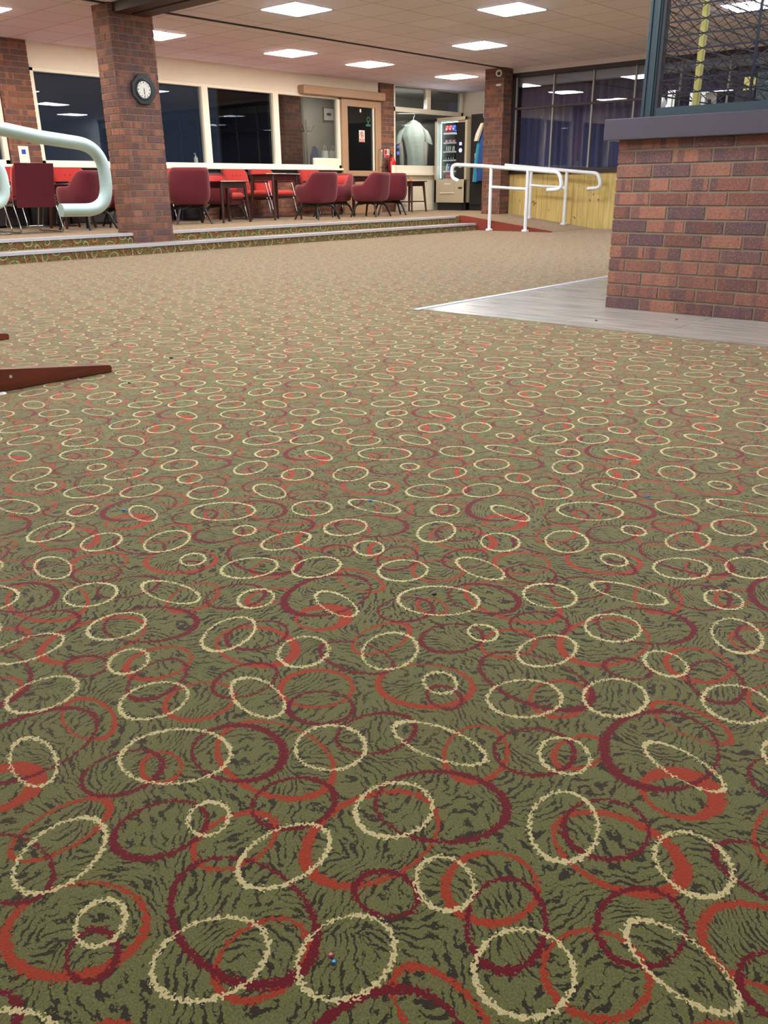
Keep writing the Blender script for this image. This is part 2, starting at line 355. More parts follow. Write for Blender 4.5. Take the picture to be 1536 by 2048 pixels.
# ------------------------------------------------------------------ mesh helpers
class MB:
    def __init__(s): s.v = []; s.f = []; s.mi = []; s.sm = []; s.uv = {}; s.col = {}
    def add(s, vs, fs, mi=0, smooth=False):
        b = len(s.v); s.v += [tuple(v) for v in vs]
        for f in fs: s.f.append(tuple(b+i for i in f)); s.mi.append(mi); s.sm.append(smooth)
        return s
    def box(s, x0, x1, y0, y1, z0, z1, mi=0):
        v = [(x, y, z) for z in (z0, z1) for y in (y0, y1) for x in (x0, x1)]
        return s.add(v, [(0, 2, 3, 1), (4, 5, 7, 6), (0, 1, 5, 4), (2, 6, 7, 3), (0, 4, 6, 2), (1, 3, 7, 5)], mi)
    def rbox(s, x0, x1, y0, y1, z0, z1, r=.01, mi=0):      # box with chamfered edges
        r = min(r, (x1-x0)/2.01, (y1-y0)/2.01, (z1-z0)/2.01)
        def ring(z, i): return [(x0+i+r, y0+i, z), (x1-i-r, y0+i, z), (x1-i, y0+i+r, z), (x1-i, y1-i-r, z), (x1-i-r, y1-i, z), (x0+i+r, y1-i, z), (x0+i, y1-i-r, z), (x0+i, y0+i+r, z)]
        R = [ring(z0, r*.99), ring(z0+r, 0), ring(z1-r, 0), ring(z1, r*.99)]
        v = sum(R, []); f = [tuple(range(7, -1, -1)), tuple(range(24, 32))]
        for k in range(3):
            for i in range(8): j = (i+1) % 8; f.append((k*8+i, k*8+j, k*8+8+j, k*8+8+i))
        return s.add(v, f, mi)
    def cyl(s, p0, p1, r0, r1=None, n=16, mi=0, smooth=True):
        if r1 is None: r1 = r0
        p0, p1 = Vector(p0), Vector(p1); d = (p1-p0).normalized()
        a = d.orthogonal().normalized(); b = d.cross(a)
        v = [p + (a*math.cos(t)+b*math.sin(t))*r for p, r in ((p0, r0), (p1, r1)) for t in [2*PI*i/n for i in range(n)]]
        s.add(v, [(i, (i+1) % n, n+(i+1) % n, n+i) for i in range(n)], mi, smooth)
        s.add(v[:n], [tuple(range(n-1, -1, -1))], mi); s.add(v[n:], [tuple(range(n))], mi); return s
    def tube(s, pts, r, n=14, mi=0, flat=None, caps=True):
        pts = [Vector(p) for p in pts]; N = len(pts); vs = []
        t = (pts[1]-pts[0]).normalized(); a = t.orthogonal().normalized() if flat is None else (Vector(flat)-t*t.dot(Vector(flat))).normalized()
        for i in range(N):
            t2 = (pts[min(i+1, N-1)]-pts[max(i-1, 0)]).normalized()
            q = t.rotation_difference(t2); a = (q @ a).normalized(); a = (a-t2*a.dot(t2)).normalized(); t = t2; b = t.cross(a)
            ra, rb = (r, r) if not isinstance(r, tuple) else r
            vs += [pts[i] + a*ra*math.cos(2*PI*k/n) + b*rb*math.sin(2*PI*k/n) for k in range(n)]
        s.add(vs, [(i*n+k, i*n+(k+1) % n, (i+1)*n+(k+1) % n, (i+1)*n+k) for i in range(N-1) for k in range(n)], mi, True)
        if caps: s.add(vs[:n], [tuple(range(n-1, -1, -1))], mi); s.add(vs[-n:], [tuple(range(n))], mi)
        return s
    def lathe(s, prof, c=(0, 0, 0), n=20, mi=0):
        vs = [(c[0]+r*math.cos(2*PI*k/n), c[1]+r*math.sin(2*PI*k/n), c[2]+z) for r, z in prof for k in range(n)]
        s.add(vs, [(i*n+k, i*n+(k+1) % n, (i+1)*n+(k+1) % n, (i+1)*n+k) for i in range(len(prof)-1) for k in range(n)], mi, True)
        s.add(vs[:n], [tuple(range(n-1, -1, -1))], mi); s.add(vs[-n:], [tuple(range(n))], mi); return s
    def prism(s, poly, a, b, axis='y', mi=0):             # poly in the other two axes, extruded a..b
        n = len(poly)
        def P(p, t): return {'y': (p[0], t, p[1]), 'x': (t, p[0], p[1]), 'z': (p[0], p[1], t)}[axis]
        v = [P(p, a) for p in poly]+[P(p, b) for p in poly]
        return s.add(v, [tuple(range(n)), tuple(range(2*n-1, n-1, -1))]+[(i, n+i, n+(i+1) % n, (i+1) % n) for i in range(n)], mi)
    def brick(s, O, U, N, l, h, u0, mi=0):                # a brick slip standing 3 mm proud of its bed
        O, U, N = Vector(O), Vector(U), Vector(N); W = Vector((0, 0, 1)); c = .002; d0, d1 = -.03, .003
        q = [(0, 0), (l, 0), (l, h), (0, h)]; ins = [(c, c), (l-c, c), (l-c, h-c), (c, h-c)]
        vs = [O+U*a+W*b+N*d0 for a, b in q]+[O+U*a+W*b+N*(d1-c) for a, b in q]+[O+U*a+W*b+N*d1 for a, b in ins]
        fs = [(8, 9, 10, 11)]+[(4+i, 4+(i+1) % 4, 8+(i+1) % 4, 8+i) for i in range(4)]+[(i, (i+1) % 4, 4+(i+1) % 4, 4+i) for i in range(4)]
        if U.cross(W).dot(N) < 0: fs = [f[::-1] for f in fs]
        rc = (random.random(), random.random(), random.random(), 1); k = len(s.f)
        s.add(vs, fs, mi)
        uvq = [(a/.215, b/.065) for a, b in q]*3
        for j, f in enumerate(fs): s.uv[k+j] = [uvq[i] for i in f]; s.col[k+j] = rc
    def build(s, name, mats, parent=None, loc=None, bevel=0, subsurf=0):
        me = bpy.data.meshes.new(name); me.from_pydata(s.v, [], s.f); me.update()
        if not isinstance(mats, (list, tuple)): mats = [mats]
        for m in mats: me.materials.append(m)
        me.polygons.foreach_set('material_index', s.mi); me.polygons.foreach_set('use_smooth', s.sm)
        if s.uv:
            uvs, cols = [], []
            for i, f in enumerate(s.f):
                u = s.uv.get(i) or [(0, 0)]*len(f); cc = s.col.get(i, (0, 0, 0, 1))
                for q in u: uvs += q; cols += cc
            me.color_attributes.new('brickrand', 'FLOAT_COLOR', 'CORNER'); me.uv_layers.new(name='UVMap')
            me.uv_layers['UVMap'].data.foreach_set('uv', uvs); me.color_attributes['brickrand'].data.foreach_set('color', cols)
        o = bpy.data.objects.new(name, me); COL.objects.link(o)
        if parent is not None: o.parent = parent
        if loc is not None: o.location = loc
        if bevel:
            b = o.modifiers.new('bevel', 'BEVEL'); b.width = bevel; b.segments = 2; b.limit_method = 'ANGLE'
        if subsurf:
            b = o.modifiers.new('subsurf', 'SUBSURF'); b.levels = subsurf; b.render_levels = subsurf
        return o
def tag(o, label=None, cat=None, group=None, kind=None):
    if label: o['label'] = label
    if cat: o['category'] = cat
    if group: o['group'] = group
    if kind: o['kind'] = kind
    return o
def empty(name, loc=(0, 0, 0), rz=0, label=None, cat=None, group=None, kind=None):
    o = bpy.data.objects.new(name, None); COL.objects.link(o); o.location = loc; o.rotation_euler = (0, 0, rz)
    o.empty_display_size = .1
    return tag(o, label, cat, group, kind)
def dup(root, loc, rz=0, label=None, group=None):
    def cp(o, par):
        c = o.copy(); COL.objects.link(c)
        if par is not None: c.parent = par
        for ch in kids.get(o.name, []): cp(ch, c)
        return c
    kids = {}
    def walk(o):
        for ch in o.children: kids.setdefault(o.name, []).append(ch); walk(ch)
    walk(root)
    r = cp(root, None); r.location = loc; r.rotation_euler = (0, 0, rz)
    if label: r['label'] = label
    if group: r['group'] = group
    return r
def fillet(pts, r, seg=8):                                # round the corners of a polyline
    pts = [Vector(p) for p in pts]; out = [pts[0]]
    for i in range(1, len(pts)-1):
        a, b, c = pts[i-1], pts[i], pts[i+1]; d1 = (a-b).normalized(); d2 = (c-b).normalized()
        half = d1.angle(d2)/2; t = min(r/math.tan(half), (a-b).length*.499, (c-b).length*.499)
        p, q = b+d1*t, b+d2*t
        for k in range(seg+1):
            w = k/seg; out.append((p*(1-w)+b*w)*(1-w)+(b*(1-w)+q*w)*w)
    out.append(pts[-1]); return out
def facing(dx, dy): return math.atan2(dx, -dy)            # chairs are modelled facing -Y

# ------------------------------------------------------------------ brickwork
def brick_face(mb, O, U, N, length, z0, z1, par=0, L=.215, g=.011, rh=.075, holes=()):
    O, U, N = Vector(O), Vector(U), Vector(N); row = 0; z = z0
    while z < z1-.02:
        h = min(rh-.011, z1-z); x = 0.0; first = True
        while x < length-.01:
            l = L if not (first and (row+par) % 2) else (L-g)/2
            l = min(l, length-x)
            if length-(x+l) < .03: l = length-x
            jit = random.uniform(-.0012, .0012); cx = x+l/2; cz = z+h/2
            if not any(a < cx < b and c < cz < d for a, b, c, d in holes):
                mb.brick(O+U*(x)+Vector((0, 0, z))+N*jit, U, N, l, h, 0, 1)
            x += l+g; first = False
        z += rh; row += 1
def brick_block(name, x0, x1, y0, y1, z0, z1, faces, label, cat, par=0, L=.215):
    mb = MB(); e = .0055
    mb.box(x0+e, x1-e, y0+e, y1-e, z0, z1, 0)
    if '-x' in faces: brick_face(mb, (x0+.004, y1, 0), (0, -1, 0), (-1, 0, 0), y1-y0, z0, z1, par, L)
    if '-y' in faces: brick_face(mb, (x0, y0+.004, 0), (1, 0, 0), (0, -1, 0), x1-x0, z0, z1, par+1, L)
    if '+x' in faces: brick_face(mb, (x1-.004, y0, 0), (0, 1, 0), (1, 0, 0), y1-y0, z0, z1, par, L)
    if '+y' in faces: brick_face(mb, (x1, y1-.004, 0), (-1, 0, 0), (0, 1, 0), x1-x0, z0, z1, par+1, L)
    return tag(mb.build(name, [M['mortar'], M['brick']]), label, cat, kind='structure')
# ------------------------------------------------------------------ the room
CH = 2.65; WY = 12.35; PZ = .225; TZ = .113; S1 = 8.93; S2 = 9.30; RX = 12.5
XL, YN = -3.2, -4.0; GX = 13.95; AX = 16.6
def struct(name, mb, m, label, cat, parent=None, **kw):
    o = mb.build(name, m, parent, **kw)
    return tag(o, label, cat, kind='structure') if parent is None else o
def gridplane(x0, x1, y0, y1, z):
    return MB().add([(x0, y0, z), (x1, y0, z), (x1, y1, z), (x0, y1, z)], [(0, 1, 2, 3)])
struct('floor', MB().box(XL, GX+1, YN, S1, -.1, 0), M['carpet'], 'olive carpet with red, orange and cream rings across the lower floor', 'carpet')
struct('floor_bounce', MB().box(XL, 4.05, YN, -.25, .0005, .012), M['bounce'], 'pale bounce floor added behind the camera', 'bounce floor')  # unseen pale floor added to bounce light up to the ceiling
struct('floor_platform', MB().box(XL, AX, S2, WY+.02, 0, PZ), M['carpet'], 'raised carpeted platform under the red chairs', 'platform')
st = MB(); st.box(XL, RX-.06, S1, S2, 0, TZ)
struct('floor_step', st, M['carpet'], 'long carpeted lower step up to the platform', 'step')
mb = MB(); mb.box(4.10, 9.0, -4.0, 3.33, .0002, .004)
struct('floor_vinyl', mb, M['vinyl'], 'grey brown vinyl plank floor around the brick bar', 'vinyl floor')
mb = MB(); mb.rbox(4.06, 9.0, 3.325, 3.37, .0005, .009, .004)
tag(struct('trim_1', mb, M['silver'], 'silver threshold strip along the far edge of the vinyl floor', 'threshold strip'))
for i, (y, z, x1, lab) in enumerate(((S1, TZ, RX-.06, 'silver nosing along the edge of the lower step'), (S2, PZ, RX-.06, 'silver nosing along the edge of the platform'))):
    segs = [(XL, x1)] if i == 0 else [(XL, 5.885), (6.455, x1-.1)]
    mb = MB()
    for a, b in segs:
        mb.prism([(y-.012, z-.028), (y-.012, z+.004), (y+.055, z+.006), (y+.055, z), (y-.004, z-.002), (y-.004, z-.028)], a, b, 'x')
    struct('trim_%d' % (i+2), mb, M['silver'], lab, 'stair nosing')
# dark seat of the lower tread's riser edge on the right
struct('ceiling', MB().box(XL, AX+.2, YN, WY+.2, CH, CH+.1), M['ceiling'], 'suspended ceiling of pale mauve beige tiles', 'ceiling')
struct('trim_4', MB().box(XL, GX-.05, 9.31, 9.36, CH-.012, CH-.0005), M['matt_dark'], 'thin dark joint strip across the ceiling above the step', 'ceiling strip')
mb = MB(); mb.box(5.93, 6.38, YN, 9.285, 2.555, CH-.001); mb.box(6.13, 6.17, YN, 9.2, 2.545, 2.556)
struct('trim_5', mb, M['beam'], 'dark brown ceiling beam running from the clock pillar towards the camera', 'beam')

# window wall -----------------------------------------------------------
mb = MB()
mb.box(XL, 13.75, WY, WY+.12, 2.325, CH)                 # beige band over the windows
struct('wall_back', mb, M['paint_beige'], 'beige plastered band of wall above the long windows', 'wall')
mb = MB(); mb.box(XL, 12.64, WY+.035, WY+.15, PZ, 1.045); brick_face(mb, (XL, WY+.03, 0), (1, 0, 0), (0, -1, 0), 12.64-XL, PZ, 1.03, 0)
tag(mb.build('wall_back_low', [M['mortar'], M['brick']]), 'low brick wall under the long windows behind the chairs', 'brick wall', kind='structure')
struct('trim_6', MB().box(XL, 12.62, WY-.025, WY+.03, .90, 1.03), M['matt_dark'], 'dark board right under the white window sill', 'board')
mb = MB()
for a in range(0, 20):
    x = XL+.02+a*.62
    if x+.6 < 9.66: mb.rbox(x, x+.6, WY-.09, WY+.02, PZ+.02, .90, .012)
struct('trim_7', mb, M['matt_dark'], 'added row of dark low panels behind the chairs under the left windows', 'panelling')  # flat dark panels added over the brick below the left windows
brick_block('wall_pier_left', 5.98, 6.44, WY-.05, WY+.15, 1.03, CH, '-y,-x', 'brick pier between windows behind the white leaflet', 'brick pier', 0)
brick_block('wall_pier_door', 13.77, 14.19, WY-.04, WY+.15, PZ, CH, '-y,-x', 'narrow brick pier between the tan door and the shirt window', 'brick pier', 1)

def window(n, x0, x1, z0, z1, bars, label, frame=.07, sill=.07, extra=()):
    r = empty('window_%d' % n, ((x0+x1)/2, WY, z0), 0, label, 'window', kind='structure')
    cx = (x0+x1)/2; f = MB(); Y0, Y1 = -.035, .07
    def B(a, b, c, d): f.rbox(a-cx, b-cx, Y0, Y1, c-z0, d-z0, .006)
    B(x0, x0+frame, z0, z1); B(x1-frame, x1, z0, z1); B(x0, x1, z1-frame*.7, z1); B(x0, x1, z0, z0+sill)
    for b in bars: B(b-.065, b+.065, z0+sill-.01, z1-frame*.7+.01)
    f.build('window_frame', M['paint_white'], r)
    ed = [x0+frame]+[q for b in bars for q in (b-.065, b+.065)]+[x1-frame]
    for i in range(0, len(ed), 2):
        g = MB().box(ed[i]-cx, ed[i+1]-cx, .018, .022, sill, z1-z0-frame*.7); g.build('pane', M['glass'], r)
    MB().rbox(x0-cx-.02, x1-cx+.02, -.075, .07, -.03, .012, .008).build('window_sill', M['paint_white'], r)
    return r
w1 = window(1, 6.43, 12.62, 1.055, 2.325, [7.85, 9.44, 10.99], 'long white framed window of four dark panes above the chairs')
MB().rbox(11.9-9.525, 12.55-9.525, -.03, .03, .065, .19, .006).build('sill_box', M['paint_white'], w1)
window(2, 1.2, 5.97, 1.055, 2.325, [2.8, 4.4], 'white framed window at the left edge beside the leaflet pier')
# sliding door
d = empty('door_1', (13.19, WY, PZ), 0, 'tan framed sliding door with a tall glass pane', 'door', kind='structure')
f = MB()
for a in ((-.56, -.40, 0, 2.08), (.40, .57, 0, 2.08), (-.41, .41, 1.95, 2.08), (-.41, .41, 0, .80)):
    f.rbox(a[0], a[1], -.07, -.02, a[2], a[3], .005)
f.build('door_leaf', M['door_frame'], d)
MB().box(-.40, .40, -.047, -.043, .80, 1.95).build('door_pane', M['glass'], d)
MB().rbox(.315, .35, -.08, -.05, .80, 1.95, .004).build('glass_stile', M['white'], d)
MB().tube(fillet([(.49, -.07, 1.20), (.49, -.15, 1.20), (.49, -.15, .86), (.49, -.07, .86)], .04), .014).build('door_handle', M['chrome'], d)
h = MB().rbox(-1.63, .60, -.17, -.0, 2.085, 2.23, .01); h.build('track_cover', M['door_frame'], d)
sg = MB().box(-.07, .09, -.052, -.048, 1.33, 1.54); sp_ = sg.build('no_entry_sticker', M['paper'], d)
def annulus(mb, c, r0, r1, y, n=28, mi=0):
    vs = [(c[0]+r*math.cos(2*PI*k/n), y, c[1]+r*math.sin(2*PI*k/n)) for r in (r0, r1) for k in range(n)]
    vs += [(x, y-.002, z) for x, _, z in vs]
    f = []
    for k in range(n):
        j = (k+1) % n
        f += [(2*n+k, 2*n+j, 3*n+j, 3*n+k), (n+k, n+j, 3*n+j, 3*n+k), (k, j, 2*n+j, 2*n+k)]
    return mb.add(vs, f, mi)
s_ = MB(); annulus(s_, (.01, 1.462), .042, .055, -.053)
s_.add([(-.03, -.055, 1.497), (-.022, -.055, 1.505), (.05, -.055, 1.427), (.042, -.055, 1.419)], [(0, 3, 2, 1)])
s_.box(-.06, .08, -.054, -.0525, 1.338, 1.385); s_.build('red_marking', M['sign_red'], sp_)
s_ = MB(); s_.cyl((.01, -.054, 1.488), (.01, -.0535, 1.488), .009, n=12); s_.box(.0, .02, -.0555, -.0535, 1.435, 1.478)
s_.build('pictogram', M['black'], sp_)
s_ = MB()
for k in range(7): s_.box(-.05+k*.018, -.038+k*.018, -.056, -.0545, 1.352, 1.372)
s_.build('lettering', M['paper'], sp_)
MB().box(-.04, .0, -.052, -.048, 1.86, 1.92).build('square_sticker', M['paper'], d)
g = MB(); annulus(g, (.2, 1.74), .035, .05, -.052); g.box(.13, .27, -.054, -.052, 1.62, 1.655); g.box(.185, .215, -.054, -.052, 1.66, 1.72)
g.build('green_sticker', M['sign_green'], d)
# wall above door and white window
r = empty('window_3', (15.37, WY, .99), 0, 'white framed window beside the vending machine with two upper lights', 'window', kind='structure')
f = MB()
for a in ((-1.18, -1.13, 0, 1.66), (1.12, 1.19, 0, 1.66), (-1.18, 1.19, 1.645, 1.66), (-1.18, 1.19, .0, .15), (-1.18, 1.19, 1.17, 1.26), (-.09, .03, 1.25, 1.65)):
    f.rbox(a[0], a[1], -.035, .07, a[2], a[3], .005)
f.build('window_frame', M['paint_white'], r)
for a in ((-1.13, 1.12, .15, 1.17), (-1.13, -.09, 1.26, 1.645), (.03, 1.12, 1.26, 1.645)):
    MB().box(a[0], a[1], .018, .022, a[2], a[3]).build('pane', M['glass'], r)
MB().rbox(-1.18, 1.19, -.09, .05, -.05, .012, .008).build('window_sill', M['paint_white'], r)
struct('wall_back_right', MB().box(14.19, AX, WY, WY+.1, PZ, .95), M['paint_white'], 'cream panel wall under the shirt window', 'wall')
struct('baseboard_back', MB().rbox(14.19, AX, WY-.03, WY+.02, PZ, PZ+.16, .006), M['paint_white'], 'cream skirting under the shirt window', 'skirting')
# alcove and right walls
struct('wall_right', MB().box(AX, AX+.12, 9.6, WY+.12, PZ, CH), M['paint_beige'], 'pale wall above the vending machine', 'wall')
struct('wall_alcove', MB().box(GX+.3, AX+.1, 9.55, 9.67, 0, CH), M['paint_beige'], 'wall closing the alcove behind the brick pier', 'wall')
brick_block('wall_pier_right', 13.65, 14.25, 9.27, 9.68, 0, CH, '-x,-y,+y', 'brick pier beside the ramp carrying the security camera', 'brick pier', 0)
brick_block('wall_pillar', 5.88, 6.45, 9.28, 9.62, TZ, CH, '-x,-y,+x,+y', 'brick pillar carrying the octagonal clock', 'brick pillar', 1)
# glazed screen on the right -------------------------------------------
Y0g, Y1g = 1.6, 9.27
struct('wall_screen_top', MB().box(GX-.03, GX+.25, Y0g, Y1g, 2.56, CH), M['ceiling_bulkhead'], 'pale bulkhead over the curtained screen', 'wall')
r = empty('window_4', (GX, Y1g, .95), 0, 'grey mullioned glass screen in front of purple curtains', 'window', kind='structure')
f = MB(); L = Y1g-Y0g
f.rbox(-.04, .06, -L, 0, -.02, .045, .006); f.rbox(-.04, .06, -L, 0, 1.55, 1.62, .006); f.rbox(-.04, .06, -.06, 0, 0, 1.6, .006)
f.build('outer_frame', M['brown_frame'], r)
f = MB()
ys = [-.08-.757*k for k in range(11)]
for k, y in enumerate(ys): f.rbox(-.02, .03, y-.014, y+.014, .04, 1.56, .004)
f.build('mullions', M['steel_mullion'], r)
MB().rbox(-.03, .03, -L, -.06, 1.03, 1.07, .004).build('transom', M['brown_frame'], r)
for k in range(10):
    for a, b in ((.045, 1.03), (1.07, 1.55)):
        MB().box(.0, .004, ys[k+1]+.014, ys[k]-.014, a, b).build('pane', M['glass_dark'], r)
mb = MB(); n = 420; pts = []
for i in range(n+1):
    y = Y1g-.02-(L-.04)*i/n; ph = y*2*PI/.145+1.1*math.sin(y*3.1); pts.append((GX+.30+.038*math.sin(ph)+.012*math.sin(ph*2.3), y))
vs = [(x+(.0 if k == 0 else .006*math.sin(i*.31+k)), y, z) for k, z in enumerate((.10, .7, 1.3, 1.9, 2.40)) for i, (x, y) in enumerate(pts)]
mb.add(vs, [(k*(n+1)+i, k*(n+1)+i+1, (k+1)*(n+1)+i+1, (k+1)*(n+1)+i) for k in range(4) for i in range(n)], 0, True)
cu = mb.build('curtain', M['curtain']); so = cu.modifiers.new('solid', 'SOLIDIFY'); so.thickness = .003
tag(cu, 'long pleated purple curtain behind the glass screen', 'curtain')
tag(MB().rbox(GX+.09, GX+.22, Y0g+.02, Y1g-.02, 2.36, 2.52, .01).build('curtain_pelmet', M['paint_white']), 'pale pelmet box above the purple curtain', 'pelmet')
struct('wall_screen_back', MB().box(GX+.5, GX+.6, Y0g, 9.55, 0, CH), M['blackout'], 'dark wall behind the purple curtain', 'wall')
struct('wall_screen_low', MB().box(GX, GX+.08, Y0g, Y1g, 0, .93), M['pine'], 'pale pine boarding below the glass screen', 'boarding')
struct('wall_screen_sill', MB().rbox(GX-.05, GX+.1, Y0g, Y1g, .915, .955, .006), M['brown_frame'], 'dark brown rail over the pine boarding', 'rail')
# walls out of the picture that close the room
struct('wall_near', MB().box(XL, GX+.6, YN-.12, YN, 0, CH), M['wall_white'], 'beige wall behind the camera', 'wall')
struct('wall_left', MB().box(XL-.12, XL, YN, WY+.1, 0, CH), M['wall_white'], 'beige wall on the left, out of the picture', 'wall')
struct('wall_far_right', MB().box(GX+.02, GX+.12, YN, Y0g, 0, CH), M['wall_white'], 'beige wall on the right behind the bar', 'wall')
# lobby behind the glass ------------------------------------------------
brick_block('wall_lobby_brick', 11.1, 13.18, 14.0, 14.15, PZ, CH, '-y', 'dark brick wall seen through the last pane beside the door', 'brick wall', 0)
struct('wall_lobby', MB().box(13.18, 18.2, 14.0, 14.12, PZ, CH), M['grey_wall'], 'grey lobby wall seen through the last pane', 'wall')
struct('floor_lobby', MB().box(11.2, 18.2, WY+.15, 14.1, PZ-.05, PZ-.001), M['blackout'], 'dark lobby floor behind the windows', 'floor')
struct('ceiling_lobby', MB().box(11.2, 18.2, WY+.12, 14.1, CH, CH+.05), M['grey_wall'], 'lobby ceiling behind the windows', 'ceiling')
struct('wall_lobby_left', MB().box(11.03, 11.09, WY+.25, 14.0, PZ, CH), M['blackout'], 'added dark wall screening the lobby from the other panes', 'wall')  # added so the panes left of the lobby stay dark
struct('wall_lobby_partition', MB().box(14.25, 14.33, WY+.3, 14.0, PZ, CH), M['blackout'], 'dark partition behind the shirt window', 'wall')

# ------------------------------------------------------------------ ramps
mb = MB(); mb.prism([(S2, 0), (S2, PZ), (9.2, PZ), (7.5, .004), (7.5, 0)], RX-.02, GX, 'x')
tag(mb.build('floor_ramp', M['carpet']), 'carpeted ramp descending beside the pine boarding', 'ramp', kind='structure')
mb = MB(); mb.prism([(S2, 0), (S2, PZ+.012), (9.2, PZ+.012), (7.45, .022), (7.42, .012), (7.42, 0)], RX-.05, RX-.02, 'x')
tag(mb.build('ramp_board', M['ramp_board_y']), 'long red brown side board of the far ramp by the steps', 'board')
mb = MB(); mb.prism([(1.80, 0), (1.80, .006), (-1.6, .42), (-1.6, 0)], 3.2, 4.325, 'y')
near = tag(mb.build('ramp', M['carpet']), 'low carpeted ramp end at the left edge of the picture', 'ramp')
for y, lab in ((3.17, 'red brown side board on the near side of the left ramp'), (4.33, 'dark side board on the far side of the left ramp')):
    r = empty('ramp_side_board', (1.83 if y < 4 else 1.94, y, 0), 0, lab, 'board')
    mb = MB(); mb.prism([(0, .002), (.002, .024), (-.006, .032), (-3.4, .44), (-3.4, .002)], 0, .03, 'y'); mb.build('board', M['ramp_board'], r, bevel=.002)
    for x in (-.43, -1.2): MB().cyl((x, -.002, .045-x*.02), (x, .003, .045-x*.02), .006, n=12).build('screw', M['silver'], r)

# ------------------------------------------------------------------ handrails
def rail(name, pts, r, posts, mids, label, mat, plane):
    o = empty(name, posts[0][0], 0, label, 'handrail', )
    O = Vector(posts[0][0]); S = lambda p: tuple(Vector(p)-O)
    MB().tube([Vector(p)-O for p in pts], r, 18).build('top_rail', mat, o)
    for (b, t) in posts:
        p = MB().cyl(S(b), S(t), r*.92, n=16).build('post', mat, o)
        bb = Vector(b)-O
        MB().rbox(bb.x-.045, bb.x+.045, bb.y-.045, bb.y+.045, bb.z+.0, bb.z+.035, .006).build('base_socket', mat, p)
    for a, b in mids: MB().cyl(S(a), S(b), r*.8, n=14).build('middle_rail', mat, o)
    return o
x = RX-.12
rail('handrail', fillet([(x, 9.27, .80), (x, 9.42, .85), (x, 9.42, 1.065), (x, 8.75, 1.025), (x, 7.30, .905), (x, 7.22, .655), (x, 7.50, .645)], .13, 10), .030,
     [((x, 8.60, 0), (x, 8.60, 1.01)), ((x, 7.88, 0), (x, 7.88, .95))], [((x, 8.6, .70), (x, 7.88, .66))],
     'white tubular handrail in front of the far ramp, nearer to the steps', M['rail_paint'], 'y')
x = 13.72
rail('handrail', fillet([(x, 9.22, 1.065), (x, 8.75, 1.02), (x, 7.34, .895), (x, 7.26, .665), (x, 7.52, .655)], .12, 10), .030,
     [((x, 8.66, .15), (x, 8.66, 1.0)), ((x, 7.94, .06), (x, 7.94, .94))], [((x, 8.66, .72), (x, 7.94, .67))],
     'white tubular handrail beside the pine boarding, farther from the steps', M['rail_paint'], 'y')
def hook(y, x1): return fillet([(-.6, y, 1.12), (x1-.9, y, 1.0), (x1-.24, y, .895), (x1, y, .87), (x1+.0, y, .645), (x1-.2, y, .648)], .112, 12)
def near_rail(y, x1, lab):
    rail('handrail', hook(y, x1), .0235, [((1.05, y, .0), (1.05, y, .95)), ((-.2, y, .0), (-.2, y, 1.05))], [((1.05, y, .5), (-.2, y, .6))], lab, M['rail_paint_aqua'], 'x')
near_rail(3.08, 1.855, 'big pale hooked handrail end at the upper left, nearest to the camera')
near_rail(4.46, 2.11, 'pale handrail end just showing at the left edge behind the nearest one')

# ------------------------------------------------------------------ bar
BX = 4.867
brick_block('wall_bar_front', BX, BX+.22, -3.6, 2.485, .0045, .955, '-x', 'brick front wall of the bar on the right', 'brick wall', 0)
brick_block('wall_bar_side', BX+.2, 7.3, 2.265, 2.485, .0045, .955, '+y', 'brick side wall of the bar facing the platform', 'brick wall', 1)
mb = MB(); mb.rbox(BX-.055, BX+.55, -3.6, 2.56, .955, 1.068, .004); mb.rbox(BX+.5, 7.3, 2.0, 2.56, .955, 1.068, .004)
tag(mb.build('bar_counter', M['cap']), 'dark laminate counter top capping the brick bar', 'counter')
def lattice(mb, L, z0, z1, dz, widths, U):
    U = Vector(U); x = 0; k = 0; n = int((z1-z0)/dz)
    while x < L-.02:
        w = min(widths[min(k, len(widths)-1)], L-x)
        for j in range(n):
            for a, b in ((x, x+w), (x+w, x)):
                off = .004 if a < b else -.004; W = Vector((-U.y, U.x, 0))*off
                mb.tube([U*a+W+Vector((0, 0, z0+j*dz)), U*b+W+Vector((0, 0, z0+(j+1)*dz))], (.0018, .0032), 6, flat=(0, 0, 1), caps=False)
        x += w; k += 1
def shutter(name, loc, U, L, label, cell, vstep, npost=0):
    r = empty(name, loc, 0, label, 'grille'); U = Vector(U); W = Vector((-U.y, U.x, 0)); z1 = CH-.0-loc[2]-.05
    z0 = .113-.01; dz = .0695
    def bar(a, b, c, d, t=.006, nm='bar', m='grille', r_=r, thick=None):
        th = thick or t
        mb = MB(); p = [U*a-W*th, U*b-W*th, U*b+W*th, U*a+W*th]
        vs = [(q.x, q.y, c) for q in p]+[(q.x, q.y, d) for q in p]
        mb.add(vs, [(3, 2, 1, 0), (4, 5, 6, 7)]+[(i, (i+1) % 4, 4+(i+1) % 4, 4+i) for i in range(4)])
        return mb.build(nm, M[m], r_)
    bar(0, L, 0, .045, nm='bottom_rail', m='green_metal', thick=.028)
    bar(0, L, z1, z1+.048, nm='top_rail', m='green_metal', thick=.03)
    k = 0; z = .113-dz if False else .113
    while z < z1-.03:
        bar(.0, L, z-.0035, z+.0035, nm='horizontal_bar', thick=.005); z += dz
    y = vstep
    while y < L: bar(y-.006, y+.006, .045, z1, nm='upright_bar', thick=.008); y += vstep
    mb = MB(); lattice(mb, L, .113, z1, dz, cell, U); la = mb.build('scissor_lattice', M['grille'], r)
    return r
